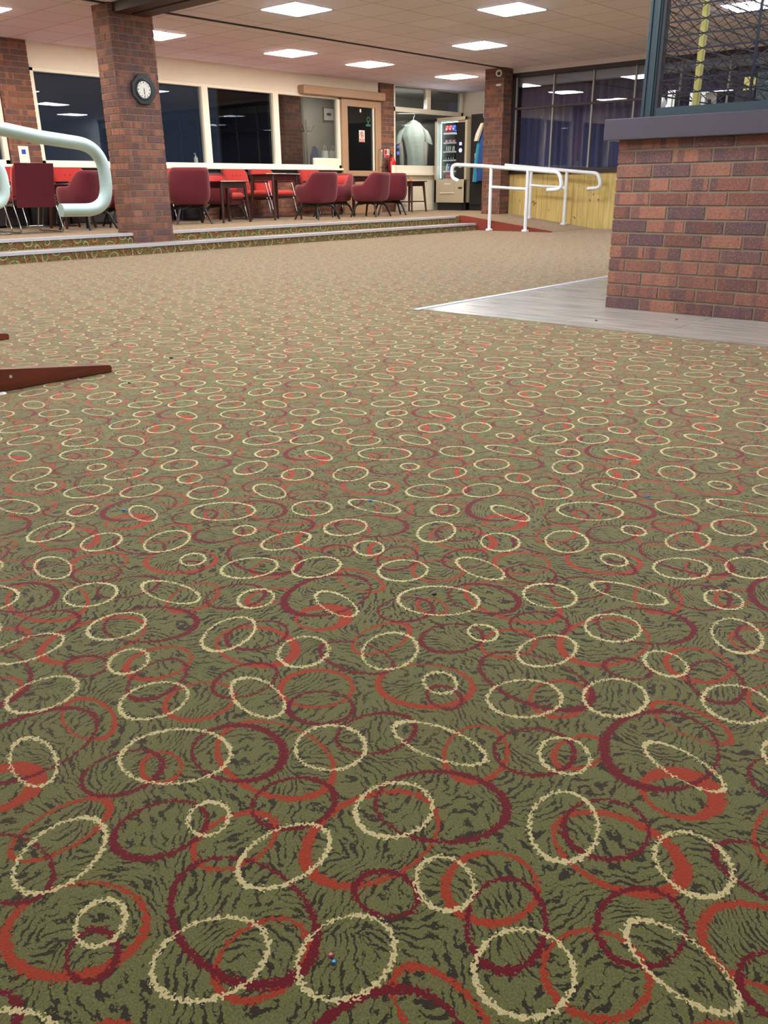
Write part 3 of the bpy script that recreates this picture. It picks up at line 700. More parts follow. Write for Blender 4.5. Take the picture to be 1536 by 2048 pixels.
# corner post of the grilles
p = empty('corner_post', (BX+.02, 2.33, 1.068), 0, 'dark green metal corner post standing on the bar counter', 'post')
mb = MB(); mb.rbox(-.03, .03, -.04, .028, 0, CH-1.068-.002, .004); mb.rbox(-.038, -.028, -.03, -.012, 0, 1.57, .002); mb.rbox(-.038, -.028, .012, .03, 0, 1.57, .002)
mb.build('post_body', M['green_metal'], p); MB().rbox(-.025, .02, -.062, -.04, 0, 1.57, .003).build('guide_channel', M['matt_dark'], p)
shutter('security_grille', (BX+.005, 2.268, 1.068), (0, -1, 0), 4.2, 'dark folding security grille along the front of the bar', (.09, .125, .125, .158, .166, .166, .166), .498)
shutter('security_grille', (BX+.06, 2.30, 1.068), (1, 0, 0), 2.35, 'dark folding security grille along the side of the bar, seen through the front one', (.25,), 9)
# things in the bar
mb = MB()
t0 = Vector((5.25, 2.225, 0))
mb.rbox(-.017, .017, -.017, .017, 1.068, 2.6, .004)
tag(mb.build('yellow_strip', M['yellow'], loc=(5.25, 2.215, 0)), 'pale yellow upright strip behind the front grille', 'strip')
def carton(name, x, y, w, d_, h, m, side, lab):
    r = empty(name, (x, y, 1.068), 0, lab, 'box')
    MB().rbox(0, w, 0, d_, 0, h, .002).build('body', m, r); MB().box(.002, w-.002, -.0015, .0, .004, h-.004).build('side_panel', side, r)
    MB().box(-.0012, .0, d_*.25, d_*.4, .01, h-.01).build('printed_stripe', M['mortar'], r)
    return r
M['buff'] = plain('buff_card', (190, 176, 156), .8)
k = carton('carton', 5.95, 2.45, .19, .105, .212, M['white'], M['buff'], 'white carton with a buff side panel on the side counter of the bar')
MB().box(.05, .10, -.003, -.0015, .13, .17).build('dark_mark', M['black'], k)
carton('carton', 5.53, 2.47, .06, .05, .195, M['white'], M['black'], 'small white carton left of the yellow strip on the side counter of the bar')
carton('carton', 5.20, 2.455, .08, .05, .18, M['pk_crimson'], M['pk_offwhite'], 'red carton on the side counter next to the corner post')
b = empty('bottle', (5.36, 2.47, 1.068), 0, 'small white bottle on the side counter between the two small cartons', 'bottle')
MB().lathe([(.02, 0), (.022, .01), (.022, .12), (.009, .14), (.009, .155)]).build('body', M['white'], b); MB().lathe([(.011, .153), (.011, .17)]).build('cap', M['black'], b)
c = empty('cabinet', (8.05, 2.0, .0045), 0, 'dark green cabinet standing behind the bar at the right edge', 'cabinet')
MB().rbox(0, .4, -1.0, .88, 0, 1.60, .006).build('body', M['green_metal'], c); MB().rbox(0, .4, .885, 1.05, 0, 1.46, .006).build('side_unit', M['matt_dark'], c)
MB().rbox(-.015, 0, -.5, .84, .9, 1.56, .004).build('door', M['green_metal'], c)
s = empty('notice', (8.1, 2.955, 1.465), 0, 'square pale yellow notice standing beside the dark green cabinet', 'notice')
MB().rbox(-.006, .006, -.05, .05, 0, .105, .002).build('board', M['yellow'], s)

# ------------------------------------------------------------------ ceiling lights
def light(mat):
    r = empty('ceiling_light', (0, 0, CH)); f = MB()
    for a in ((-.3, .3, -.3, -.287), (-.3, .3, .287, .3), (-.3, -.287, -.287, .287), (.287, .3, -.287, .287)): f.box(a[0], a[1], a[2], a[3], -.012, -.0008)
    f.build('frame', M['white'], r); MB().rbox(-.287, .287, -.287, .287, -.017, -.001, .004).build('diffuser', mat, r); return r
LC, LW = light(M['light_cool']), light(M['light_warm'])
lights = [(7.6, 8.08, 0, 'square ceiling light left of centre at the top edge of the picture'), (9.38, 6.3, 0, 'square ceiling light right of centre at the top edge of the picture'),
    (11.3, 8.13, 0, 'square ceiling light below the right of the two topmost ones'), (9.83, 10.62, 1, 'square ceiling light straight below the topmost left one'),
    (11.62, 10.62, 1, 'square ceiling light above the tan sliding door'), (14.05, 10.62, 1, 'square ceiling light in front of the vending machine'),
    (7.45, 10.70, 1, 'square ceiling light partly hidden behind the clock pillar'), (5.02, 10.62, 1, 'square ceiling light cut by the left edge of the picture'),
    (11.2, 4.15, 0, 'square ceiling light seen through the bar grille'), (7.6, 4.5, 0, ''), (5.6, 6.3, 0, ''), (3.9, 8.1, 0, ''), (3.6, 4.5, 0, ''), (2.0, 6.3, 0, ''),
    (1.8, 2.7, 0, ''), (3.9, 3.0, 0, ''), (3.0, .9, 0, ''), (0, 4.5, 0, ''), (2.0, 10.6, 1, ''), (9.4, .9, 0, ''), (13.0, 1.9, 0, ''), (6.6, .6, 0, ''), (-1.2, 8.0, 0, '')]
LL = light(M['light_lobby']); LL.location = (13.3, 13.1, CH-.0005); tag(LL, 'dim ceiling light in the lobby behind the tan door', 'ceiling light')
LS = empty('shirt_fill', (15.35, 12.50, 2.225), 0, 'added fill light hidden behind the transom to brighten the hanging shirt', 'fill light'); MB().cyl((-.5, 0, 0), (.5, 0, 0), .013, n=12).build('fill_tube', M['fill_shirt'], LS); MB().rbox(-.52, .52, -.02, .02, .012, .03, .004).build('fill_housing', M['white'], LS)  # unseen fill light added to brighten the shirt
uc = uw = False
for (x, y, wm, lab) in lights:
    if wm: o = LW if not uw else dup(LW, (0, 0, 0)); uw = True
    else: o = LC if not uc else dup(LC, (0, 0, 0)); uc = True
    o.location = (x, y, CH-.0005); tag(o, lab or 'square ceiling light outside the picture that lights the near carpet', 'ceiling light', 'square ceiling lights' if lab else 'ceiling lights out of view')
# ------------------------------------------------------------------ chairs and tables
def tub_chair():
    r = empty('tub_chair'); tag(r, 'red', 'chair', 'red tub chairs')
    # shell: a U-shaped wall, low at the arms and tall at the back
    mb = MB(); nT = 40; sec = 10; vs = []
    for i in range(nT+1):
        t = i/nT*2-1; s = abs(t)
        phi = t*math.radians(148)                        # 0 at the back, +-148 deg at the arm fronts
        e = 3.2; cx, sy_ = math.sin(phi), math.cos(phi)
        k = (abs(cx)**e+abs(sy_)**e)**(-1/e)
        px, py = .315*cx*k, .29*sy_*k
        w = min(1, max(0, (s-.36)/.26)); w = w*w*(3-2*w)
        top = .735*(1-w)+.545*w; drop = max(0, (s-.93)/.07); top -= .05*drop**2
        th = .065-.02*drop
        def at(f, z, back=0):
            return (px*f, py*f+back*(1-w), z)
        fi = 1-th/.30
        vs += [at(.70, .245), at(.90, .275), at(1.0, .36), at(1.02, .46), at(1.0, top-.03, .03), at(1-.3*th/.3, top, .03), at(fi+.02, top-.012, .03), at(fi, top-.05, .022), at(fi-.02, .44), at(fi-.05, .33)]
    F = [(i*sec+k, i*sec+(k+1) % sec, (i+1)*sec+(k+1) % sec, (i+1)*sec+k) for i in range(nT) for k in range(sec)]
    F = [f[::-1] for f in F]
    mb.add(vs, F, 0, True); mb.add(vs[:sec], [tuple(range(sec))], 0, True); mb.add(vs[-sec:], [tuple(range(sec-1, -1, -1))], 0, True)
    mb.build('shell', M['maroon'], r, subsurf=1)
    # lining of the back in the brighter cloth
    mb = MB(); n = 24; vs = []
    for i in range(n+1):
        t = i/n*2-1; phi = t*math.radians(120); e = 3.2; cx, sy_ = math.sin(phi), math.cos(phi); k = (abs(cx)**e+abs(sy_)**e)**(-1/e)
        s = abs(t)*120/148; w = min(1, max(0, (s-.36)/.26)); w = w*w*(3-2*w); top = .735*(1-w)+.545*w
        for f, z, b in ((.765, .40, 0), (.765, (top+.4)/2, .011), (.775, top-.04, .022)): vs.append((.315*cx*k*f, .29*sy_*k*f+b*(1-w), z))
    mb.add(vs, [(i*3+k, i*3+k+1, (i+1)*3+k+1, (i+1)*3+k) for i in range(n) for k in range(2)], 0, True)
    o = mb.build('inner_lining', M['red'], r); so = o.modifiers.new('solid', 'SOLIDIFY'); so.thickness = .012; so.offset = 0
    MB().rbox(-.235, .235, -.27, .2, .33, .43, .035).build('seat_cushion', M['red'], r, bevel=.01)
    MB().rbox(-.20, .20, -.22, .2, .245, .335, .03).build('seat_base', M['maroon'], r)
    mb = MB(); mb.rbox(-.045, .045, -.045, .045, .21, .25, .01); mb.tube([(-.17, -.17, .232), (.17, .17, .232)], (.022, .014), 8, flat=(0, 0, 1)); mb.tube([(-.17, .17, .232), (.17, -.17, .232)], (.022, .014), 8, flat=(0, 0, 1))
    mb.build('cross_frame', M['black_leg'], r)
    for sx in (-1, 1):
        for sy in (-1, 1):
            pts = fillet([(.10*sx, .10*sy, .228), (.185*sx, .185*sy, .215), (.262*sx, .262*sy, .0)], .09, 5)
            m = MB(); P = [Vector(p) for p in pts]; N = len(P); n = 8; vs = []
            for i, q in enumerate(P):
                rr = .027-.011*i/(N-1); d = (P[min(i+1, N-1)]-P[max(0, i-1)]).normalized(); a = Vector((-sy, sx, 0)).normalized(); b = d.cross(a).normalized()
                if i == N-1: b = Vector((sx, sy, 0)).normalized()*(1 if b.dot(Vector((sx, sy, 0))) > 0 else -1)
                vs += [q+a*rr*math.cos(2*PI*k/n)+b*rr*math.sin(2*PI*k/n) for k in range(n)]
            m.add(vs, [(i*n+k, i*n+(k+1) % n, (i+1)*n+(k+1) % n, (i+1)*n+k) for i in range(N-1) for k in range(n)], 0, True); m.add(vs[-n:], [tuple(range(n))])
            m.build('leg', M['black_leg'], r)
    return r
def cantilever_chair():
    r = empty('armchair'); tag(r, 'red', 'chair', 'red chairs on chrome frames')
    MB().rbox(-.25, .25, -.30, .22, .36, .46, .035).build('seat_cushion', M['red'], r, bevel=.008)
    mb = MB()                                            # reclined back cushion
    n = 12; vs = []; prof = []
    for i in range(n+1):
        t = i/n; z = .43+.37*t; y = .19+.10*t; th = .085-.02*abs(t-.5)*2
        if t > .9: th *= .8
        prof.append((y, z, th))
    for (y, z, th) in prof:
        wv = .25-.05*max(0.0, ((z-.43)/.37-.78)/.22)**2
        vs += [(-wv, y-th*.35, z), (-wv+.04, y-th*.5, z), (0, y-th*.42, z), (wv-.04, y-th*.5, z), (wv, y-th*.35, z), (wv, y+th*.35, z), (wv-.03, y+th*.5, z), (-wv+.03, y+th*.5, z), (-wv, y+th*.35, z)]
    k9 = 9
    mb.add(vs, [(i*k9+k, i*k9+(k+1) % k9, (i+1)*k9+(k+1) % k9, (i+1)*k9+k) for i in range(n) for k in range(k9)], 0, True)
    mb.add(vs[:k9], [tuple(range(k9-1, -1, -1))], 0); mb.add(vs[-k9:], [tuple(range(k9))], 0)
    bc = mb.build('back_cushion', M['red'], r)
    mb = MB()
    for x in (-.085, 0, .085):
        y = .19+.10*(.70-.43)/.37-.036; mb.cyl((x, y, .70), (x, y-.006, .698), .011, .006, 10)
    mb.build('button', M['maroon'], bc)
    mb = MB(); mb.prism([(.245, .30), (.25, .43), (.335, .80), (.355, .80), (.27, .42), (.265, .30)], -.245, .245, 'x'); mb.build('back_panel', M['maroon'], r, bevel=.006)
    MB().rbox(-.23, .23, -.26, .23, .325, .37, .008).build('seat_base', M['matt_dark'], r)
    for s in (-1, 1):
        x = .272*s
        pts = fillet([(x, .20, .33), (x, -.22, .345), (x, -.33, .018), (x, .34, .014), (x, .215, .32), (x, .205, .585), (x, -.20, .585), (x, -.27, .36)], .055, 6)
        mb = MB(); mb.tube(pts, (.008, .014), 10, flat=(1, 0, 0)); fr = mb.build('side_frame', M['chrome'], r)
        MB().rbox(x-.022, x+.022, -.19, .15, .588, .612, .008).build('arm_pad', M['black'], fr)
    MB().tube([(-.27, .30, .016), (.27, .30, .016)], .008, 8).build('rear_crossbar', M['chrome'], r)
    return r
def table(h, w, rail=False, name='side_table'):
    r = empty(name); tag(r, 't', 'table')
    MB().rbox(-w/2, w/2, -w/2, w/2, h-.018, h, .006).build('tabletop', M['dark_wood'], r)
    a = w/2-.06; mb = MB()
    for q in ((-a, a, -a-.01, -a+.01), (-a, a, a-.01, a+.01), (-a-.01, -a+.01, -a, a), (a-.01, a+.01, -a, a)): mb.box(q[0], q[1], q[2], q[3], h-.10, h-.018)
    mb.build('apron', M['dark_wood'], r)
    for sx in (-1, 1):
        for sy in (-1, 1): MB().cyl((sx*a, sy*a, h-.018), (sx*(a+.045), sy*(a+.045), 0), .029, .018, 10).build('leg', M['dark_wood'], r)
    if rail:
        b = a+.03
        for q in (((-b, -b), (-b, b)), ((b, -b), (b, b)), ((-b, 0), (b, 0))):
            MB().tube([(q[0][0], q[0][1], .20), (q[1][0], q[1][1], .20)], (.011, .009), 8, flat=(0, 0, 1)).build('stretcher', M['dark_wood'], r)
    return r
TC = tub_chair(); CC = cantilever_chair()
used = {'t': False, 'c': False}
def put(kind, x, y, dx, dy, lab):
    src = TC if kind == 't' else CC
    if used[kind]: o = dup(src, (x, y, PZ), facing(dx, dy), lab)
    else: o = src; o.location = (x, y, PZ); o.rotation_euler = (0, 0, facing(dx, dy)); used[kind] = True
    o['label'] = lab
    return o
put('t', 7.98, 11.02, .35, .94, 'tall tub chair just right of the clock pillar, seen from behind')
put('t', 9.14, 11.64, .35, -.94, 'red tub chair facing the camera behind the small low table, right of the pillar')
put('t', 10.20, 10.55, -.05, 1.0, 'tub chair seen from behind in front of the last window pane')
put('t', 11.30, 11.25, -1.0, .05, 'tub chair turned sideways, half hidden behind the chair in front of the last pane')
put('t', 11.62, 10.64, -.2, .98, 'tub chair seen from behind in front of the tan door')
put('t', 12.48, 10.95, .62, .78, 'rightmost tub chair, back to the camera, beside the fire extinguisher')
put('t', 6.14, 10.75, -.3, .95, 'tub chair behind the hooked handrail end, left of the pillar')
put('t', 6.95, 11.15, .35, .94, 'tub chair mostly hidden behind the left edge of the clock pillar')
put('c', 9.83, 11.90, 0, -1, 'buttoned red chair facing the camera between the low table and the tall table')
put('c', 10.44, 11.90, 0, -1, 'red chair facing the camera behind the tall dark table')
put('c', 11.62, 11.90, 0, -1, 'red chair against the wall, only its top showing over the tub chairs')
put('c', 8.42, 11.90, 0, -1, 'red chair against the wall, its corner showing between pillar and tub chair')
put('c', 6.74, 11.90, 0, -1, 'buttoned red chair facing the camera under the window left of the pillar')
put('c', 5.98, 11.90, 0, -1, 'red chair against the wall below the white leaflet')
put('c', 5.26, 10.62, 0, 1, 'square backed maroon chair seen from behind at the left')
put('c', 4.60, 10.62, 0, 1, 'maroon chair seen from behind, cut by the left edge of the picture')
TC.scale = (1.0, 1.0, 1.08)                            # the one right of the pillar is a little taller
T0 = table(.575, .46); T0.location = (6.24, 11.33, PZ); T0['label'] = 'low dark wooden table between the chairs left of the pillar'
t = table(.60, .56); t.location = (8.64, 10.98, PZ); t['label'] = 'low square dark wooden table right of the first tub chair'
t = table(.71, .62, name='dining_table'); t.location = (9.84, 11.16, PZ); t['label'] = 'taller dark wooden table with white papers on top'
t = table(.69, .62, name='dining_table'); t.location = (12.23, 11.64, PZ); t['label'] = 'dark wooden table in front of the tan sliding door'
t = table(.60, .50, True); t.location = (14.25, 11.92, PZ); t['label'] = 'small wooden table with stretchers under the shirt window'
pp = empty('papers', (9.84, 11.14, PZ+.71), .3, 'white papers lying on the taller dark table', 'papers')
for k in range(3): MB().box(-.15+.02*k, .15+.02*k, -.1, .11, .003*k, .003*k+.003).build('sheet', M['paper'], pp)
cb = empty('card_stand', (14.12, 11.84, PZ+.60), .6, 'small orange card stand on the table with stretchers', 'card stand')
MB().prism([(-.05, 0), (-.04, .10), (-.035, .10), (-.0, .004), (.0, 0)], -.06, .06, 'x').build('card', M['card_orange'], cb)
MB().box(-.04, .04, -.048, -.046, .03, .07).build('printed_panel', M['paper'], cb)

# ------------------------------------------------------------------ clock
c = empty('wall_clock', (6.215, 9.272, 1.80), 0, 'black octagonal wall clock on the brick pillar', 'clock')
def octo(R, a, b): return MB().prism([(R*math.cos(PI/8+k*PI/4), R*math.sin(PI/8+k*PI/4)) for k in range(8)], a, b, 'y')
mb = octo(.168, -.025, -.002); o = mb.build('clock_case', M['black'], c, bevel=.006)
mb = MB(); n = 40; prof = [(.115, -.024), (.110, -.034), (.10, -.034), (.088, -.028)]
vs = [(rr*math.cos(2*PI*k/n), y, rr*math.sin(2*PI*k/n)) for rr, y in prof for k in range(n)]
mb.add(vs, [(i*n+k, (i+1)*n+k, (i+1)*n+(k+1) % n, i*n+(k+1) % n) for i in range(3) for k in range(n)], 0, True); mb.build('bezel', M['black'], c)
MB().cyl((0, -.0245, 0), (0, -.027, 0), .089, n=32).build('clock_face', M['paper'], c)
mb = MB()
for k in range(12):
    a = k*PI/6; u = Vector((math.sin(a), 0, math.cos(a))); v = Vector((u.z, 0, -u.x)); p = u*.068; q = u*.082
    w = .004 if k % 3 else .006
    mb.add([p-v*w+Vector((0, -.0285, 0)), p+v*w+Vector((0, -.0285, 0)), q+v*w+Vector((0, -.0285, 0)), q-v*w+Vector((0, -.0285, 0))], [(0, 1, 2, 3)])
mb.build('hour_marks', M['black'], c)
for nm, a, l, w in (('hour_hand', math.radians(182), .045, .0045), ('minute_hand', math.radians(178), .066, .003)):
    u = Vector((math.sin(a), 0, math.cos(a))); v = Vector((u.z, 0, -u.x)); y = -.030 if nm[0] == 'h' else -.032
    mb = MB(); q = [u*-.012-v*w, u*-.012+v*w, u*l+v*w*.6, u*l-v*w*.6]; mb.add([(a_.x, y, a_.z) for a_ in q]+[(a_.x, y-.001, a_.z) for a_ in q], [(0, 3, 2, 1), (4, 5, 6, 7), (0, 1, 5, 4), (1, 2, 6, 5), (2, 3, 7, 6), (3, 0, 4, 7)]); mb.build(nm, M['black'], c)
# leaflet
l = empty('leaflet', (6.17, WY-.056, .93), 0, 'white leaflet with a blue mark on the left brick pier', 'leaflet')
MB().prism([(-.075, 0), (.075, 0), (.075, .375), (-.075, .375)], -.002, .0, 'y').build('sheet', M['paper'], l); MB().box(-.03, .03, -.0035, -.002, .27, .33).build('blue_emblem', M['pk_royal'], l)
# security camera, sensor
c = empty('security_camera', (13.642, 9.36, 2.575), 0, 'white round security camera at the top of the right brick pier', 'camera')
MB().cyl((0, 0, 0), (-.05, 0, 0), .045, .045, 20).build('mount', M['white'], c)
b = MB().tube([(-.03, 0, 0), (-.06, -.02, -.01), (-.12, -.06, -.03)], .052, 18).build('camera_body', M['white'], c)
MB().tube([(-.121, -.06, -.03), (-.126, -.063, -.032)], .03, 18).build('lens', M['black'], b)
s = tag(MB().rbox(13.60, 13.648, 9.31, 9.42, 2.36, 2.395, .012).build('sensor', M['white']), 'small white sensor below the camera on the right brick pier', 'sensor')
# fire extinguisher and its sign
e = empty('fire_extinguisher', (13.97, WY-.16, PZ+.55), 0, 'red fire extinguisher on the brick pier beside the tan door', 'fire extinguisher')
MB().lathe([(.02, 0), (.07, .01), (.08, .03), (.08, .42), (.06, .48), (.03, .505), (.028, .52)], n=24).build('cylinder', M['ext_red'], e)
MB().add([(.082*math.sin(t), -.082*math.cos(t), z) for z in (.2, .36) for t in [-.9+1.8*k/8 for k in range(9)]], [(k, k+1, 9+k+1, 9+k) for k in range(8)], 0, True).build('label_band', M['paper'], e)
mb = MB(); mb.rbox(-.02, .02, -.02, .02, .515, .55, .005); mb.tube([(0, 0, .55), (-.09, -.02, .575)], .009, 8); mb.tube([(0, 0, .53), (-.085, -.02, .535)], .007, 8); mb.build('valve_handle', M['black'], e)
MB().tube(fillet([(0, -.01, .535), (-.10, -.03, .53), (-.12, -.03, .3), (-.09, -.02, .18)], .06), .011, 10).build('hose', M['black'], e)
MB().rbox(-.03, .03, .07, .118, .3, .36, .004).build('bracket', M['black'], e)
s = empty('safety_sign', (13.95, WY-.046, 1.36), 0, 'red and white safety sign above the fire extinguisher', 'sign')
MB().rbox(-.075, .075, -.003, .003, -.08, .08, .001).build('plate', M['paper'], s)
mb = MB(); mb.box(-.07, -.005, -.005, -.003, -.02, .072); mb.box(-.07, .07, -.005, -.003, -.074, -.03); mb.build('red_print', M['sign_red'], s)
mb = MB(); mb.lathe([(.0005, 0), (.0006, .001)], n=4); mb.box(-.045, -.028, -.007, -.005, .0, .05); 
for k in range(4): mb.box(.01, .06, -.005, -.003, .0+k*.018, .007+k*.018)
mb.build('pictogram', M['black'], s)
# shirt behind the window
s = empty('hanging_shirt', (15.62, 12.98, 1.15), -.83+.0, 'white short sleeved shirt hanging behind the right window', 'shirt')
outl = [(-.24, -.02), (-.03, -.02), (.0, .38), (.02, -.02), (.25, -.02), (.27, .35), (.29, .6), (.39, .47), (.43, .5), (.34, .8), (.12, .93), (.0, .90), (-.12, .93), (-.33, .8), (-.44, .46), (-.33, .42), (-.27, .6), (-.24, .4)]
def garment(name, half, zs, d, mat, par, xo=0, fold=9):   # lofted cloth: half widths by height, with folds
    mb = MB(); n = 28; vs = []
    for (z, w, xc) in zs:
        for k in range(n):
            t = 2*PI*k/n; fx = .0 if fold == 0 else .012*math.sin(fold*t+z*3)*min(1, (zs[-1][0]-z)*4+.2)
            vs.append((xc+(w+fx)*math.cos(t), (d*(.6+.4*w/half)+fx)*math.sin(t), z))
    N = len(zs); mb.add(vs, [(i*n+k, i*n+(k+1) % n, (i+1)*n+(k+1) % n, (i+1)*n+k) for i in range(N-1) for k in range(n)], 0, True)
    mb.add(vs[:n], [tuple(range(n-1, -1, -1))]); mb.add(vs[-n:], [tuple(range(n))]); return mb.build(name, mat, par)
garment('shirt_body', .25, [(0, .20, .05), (.2, .2, .045), (.45, .22, .02), (.62, .25, .0), (.76, .25, 0), (.84, .17, 0), (.89, .08, 0), (.93, .065, 0)], .07, M['shirt'], s)
for sx in (-1, 1):
    P = [(.14, .815, .06), (.24, .755, .085), (.31, .63, .085), (.36, .46, .09)]; vs = []
    for (px, pz, rr) in P:
        for k in range(14): t = 2*PI*k/14; vs.append((sx*(px+rr*.9*math.cos(t)), .05*math.sin(t), pz-rr*.35*math.cos(t)))
    mb = MB().add(vs, [(i*14+k, i*14+(k+1) % 14, (i+1)*14+(k+1) % 14, (i+1)*14+k) for i in range(3) for k in range(14)], 0, True)
    mb.add(vs[:14], [tuple(range(14))]); mb.add(vs[-14:], [tuple(range(14))]); mb.build('sleeve', M['shirt'], s)
for sx, zz in ((-1, -.0), (1, .02)): MB().tube([(sx*.30, 0, .5), (sx*.27, 0, .25), (sx*.26, 0, zz)], (.05, .02), 10, flat=(1, 0, 0)).build('long_under_sleeve', M['scarf'], s)
mb = MB(); mb.tube(fillet([(-.2, 0, .84), (0, 0, .95), (.2, 0, .84), (-.2, 0, .84)], .02), .006, 8); mb.tube(fillet([(0, 0, .95), (0, 0, 1.0), (.03, 0, 1.03), (.0, 0, 1.06)], .02), .004, 8); mb.build('hanger', M['white'], s)
tag(MB().tube([(14.9, 12.98+.65, 2.222), (16.3, 12.98-.6, 2.222)], .012, 10).build('hanging_rail', M['chrome']), 'thin chrome rail behind the right window holding the shirt', 'rail')
# things behind the last pane of the long window
p = empty('framed_picture', (13.94, 13.97, 2.18), 0, 'small framed picture on the grey lobby wall', 'picture')
MB().rbox(-.16, .16, -.02, .0, -.13, .13, .004).build('frame', M['black'], p); MB().box(-.145, .145, -.024, -.02, -.115, .115).build('print', M['paper'], p)
mb = MB(); mb.add([(.08*math.cos(t), -.026, .03*math.sin(t)) for t in [2*PI*k/16 for k in range(16)]], [tuple(range(16))]); mb.build('dark_shape', M['matt_dark'], p)
c = empty('coat_stand', (12.30, 12.95, PZ), 0, 'black coat stand behind the last window pane', 'coat stand')
mb = MB().cyl((0, 0, 0), (0, 0, 1.72), .018, n=12); mb.build('pole', M['black'], c)
mb = MB()
for a in range(4): t = a*PI/2+.4; mb.tube(fillet([(0, 0, 1.55), (.1*math.cos(t), .1*math.sin(t), 1.5), (.17*math.cos(t), .17*math.sin(t), 1.62)], .05, 4), .009, 8)
mb.build('hooks', M['black'], c); MB().lathe([(.22, 0), (.22, .03), (.05, .06)], n=20).build('base', M['black'], c)
g = empty('hanging_coat', (12.50, 12.93, .80), 0, 'blue coat on the coat stand behind the last window pane', 'coat')
garment('coat_body', .13, [(0, .12, 0), (.3, .13, 0), (.5, .11, 0), (.62, .06, .0), (.68, .02, -.02)], .08, M['blue_cloth'], g)
for k, (x, lab) in enumerate(((12.70, 'tall white carrier bag beside the blue coat behind the glass'), (12.93, 'wide white carrier bag to the right behind the glass'))):
    b = empty('carrier_bag', (x, 12.85, 1.0), .1, lab, 'bag'); w = .085 if k == 0 else .12
    garment('bag_body', w, [(0, w, 0), (.15, w, 0), (.32, w*1.02, 0), (.40, w*.96, .0)], .05, M['white'], b, fold=5)
    MB().tube(fillet([(-w*.5, 0, .39), (-w*.3, 0, .49), (w*.3, 0, .49), (w*.5, 0, .39)], .04, 5), .006, 8).build('handles', M['white'], b)
sh_ = tag(MB().rbox(12.5, 13.15, 12.7, 13.0, .96, 1.0, .004).build('shelf', M['matt_dark']), 'dark shelf carrying the white bags behind the glass', 'shelf')
b = empty('soap_bottle', (9.26, 12.47, 1.125), 0, 'small white pump bottle behind the glass left of the mullion', 'bottle')
MB().lathe([(.03, 0), (.034, .01), (.034, .08), (.012, .10)], n=16).build('body', M['white'], b); mb = MB().lathe([(.012, .098), (.012, .12), (.004, .125), (.004, .15)], n=10); mb.tube([(0, 0, .15), (-.035, 0, .145)], .005, 8); mb.build('pump', M['white'], b)
tag(MB().rbox(6.5, 12.55, WY+.075, WY+.22, 1.09, 1.124, .004).build('outer_sill', M['matt_dark']), 'dark outer ledge behind the long window', 'ledge')

# ------------------------------------------------------------------ vending machine
VX, VY0, VY1 = 15.40, 11.34, 12.20; vz = PZ
v = empty('vending_machine', (VX, (VY0+VY1)/2, PZ), 0, 'beige vending machine with lit glass front next to the shirt window', 'vending machine')
W2 = (VY1-VY0)/2; DEP = .78
mb = MB()                                                # +Y is left seen from the room
mb.box(.03, DEP, -W2, W2, .16, .62); mb.box(.70, DEP, -W2, W2, .62, 1.80); mb.box(.03, DEP, -W2, W2, 1.80, 1.85)
mb.box(.03, .72, W2-.03, W2, .6, 1.82); mb.box(.03, .72, -W2, -W2+.27, .6, 1.82)
mb.build('cabinet', M['machine'], v, bevel=.006)
mb = MB(); gy0, gy1 = -W2+.27, W2-.055
mb.box(0, .035, W2-.055, W2, .16, 1.85); mb.box(0, .035, -W2, -W2+.055, .16, 1.85); mb.box(0, .035, -W2, W2, 1.78, 1.85); mb.box(0, .035, -W2, W2, .16, .63)
mb.build('door_frame', M['machine'], v, bevel=.004)
MB().box(.012, .016, gy0, gy1, .63, 1.78).build('glass_pane', M['glass'], v)
cp_ = MB().rbox(-.004, .03, -W2+.055, gy0, .63, 1.74, .004).build('control_panel', M['black'], v)
MB().box(-.006, -.003, -W2+.13, -W2+.19, 1.30, 1.355).build('display', M['led_blue'], cp_)
mb = MB(); mb.cyl((-.006, -W2+.16, 1.20), (-.003, -W2+.16, 1.20), .04, n=20); mb.build('keypad', M['led_blue'], cp_)
MB().box(-.008, -.003, -W2+.12, -W2+.19, .86, .885).build('coin_slot', M['silver'], cp_)
mb = MB(); mb.rbox(-.012, .0, -.13, .25, .36, .56, .006); f_ = mb.build('delivery_flap', M['machine'], v)
MB().rbox(-.02, -.012, -.03, .15, .53, .55, .003).build('flap_handle', M['paint_white'], f_)
MB().rbox(-.02, -.0, -.14, .26, .345, .362, .003).build('flap_ledge', M['paint_white'], f_)
MB().rbox(-.008, .0, -W2+.10, -W2+.2, .44, .475, .003).build('coin_return', M['matt_dark'], v)
MB().box(.03, .7, gy0, W2-.03, .62, .625).build('interior_floor', M['matt_dark'], v)
MB().box(.685, .70, gy0, W2-.03, .62, 1.8).build('interior_back', M['matt_dark'], v)
MB().cyl((.10, W2-.10, .66), (.10, W2-.10, 1.74), .009, n=12).build('light_tube', M['tube'], v)
MB().box(.05, .09, gy0+.02, W2-.14, 1.755, 1.765).build('top_light', M['tube'], v)
for sx in (.1, .65):
    for sy in (-W2+.08, W2-.08): MB().box(sx-.03, sx+.03, sy-.03, sy+.03, 0, .16).build('foot', M['black'], v)
MB().box(.06, .70, -W2+.12, W2-.12, .0, .155).build('plinth', M['black'], v)
zs_ = [1.555, 1.365, 1.19, 1.02, .80, .645]
for z in zs_:
    t_ = MB().box(.12, .66, gy0+.005, W2-.15, z-.012, z).build('tray', M['tray'], v)
    MB().rbox(.11, .122, gy0+.005, W2-.15, z-.022, z+.008, .002).build('price_strip', M['white'], t_)
ky = [gy1-.17-.094*k for k in range(4)]
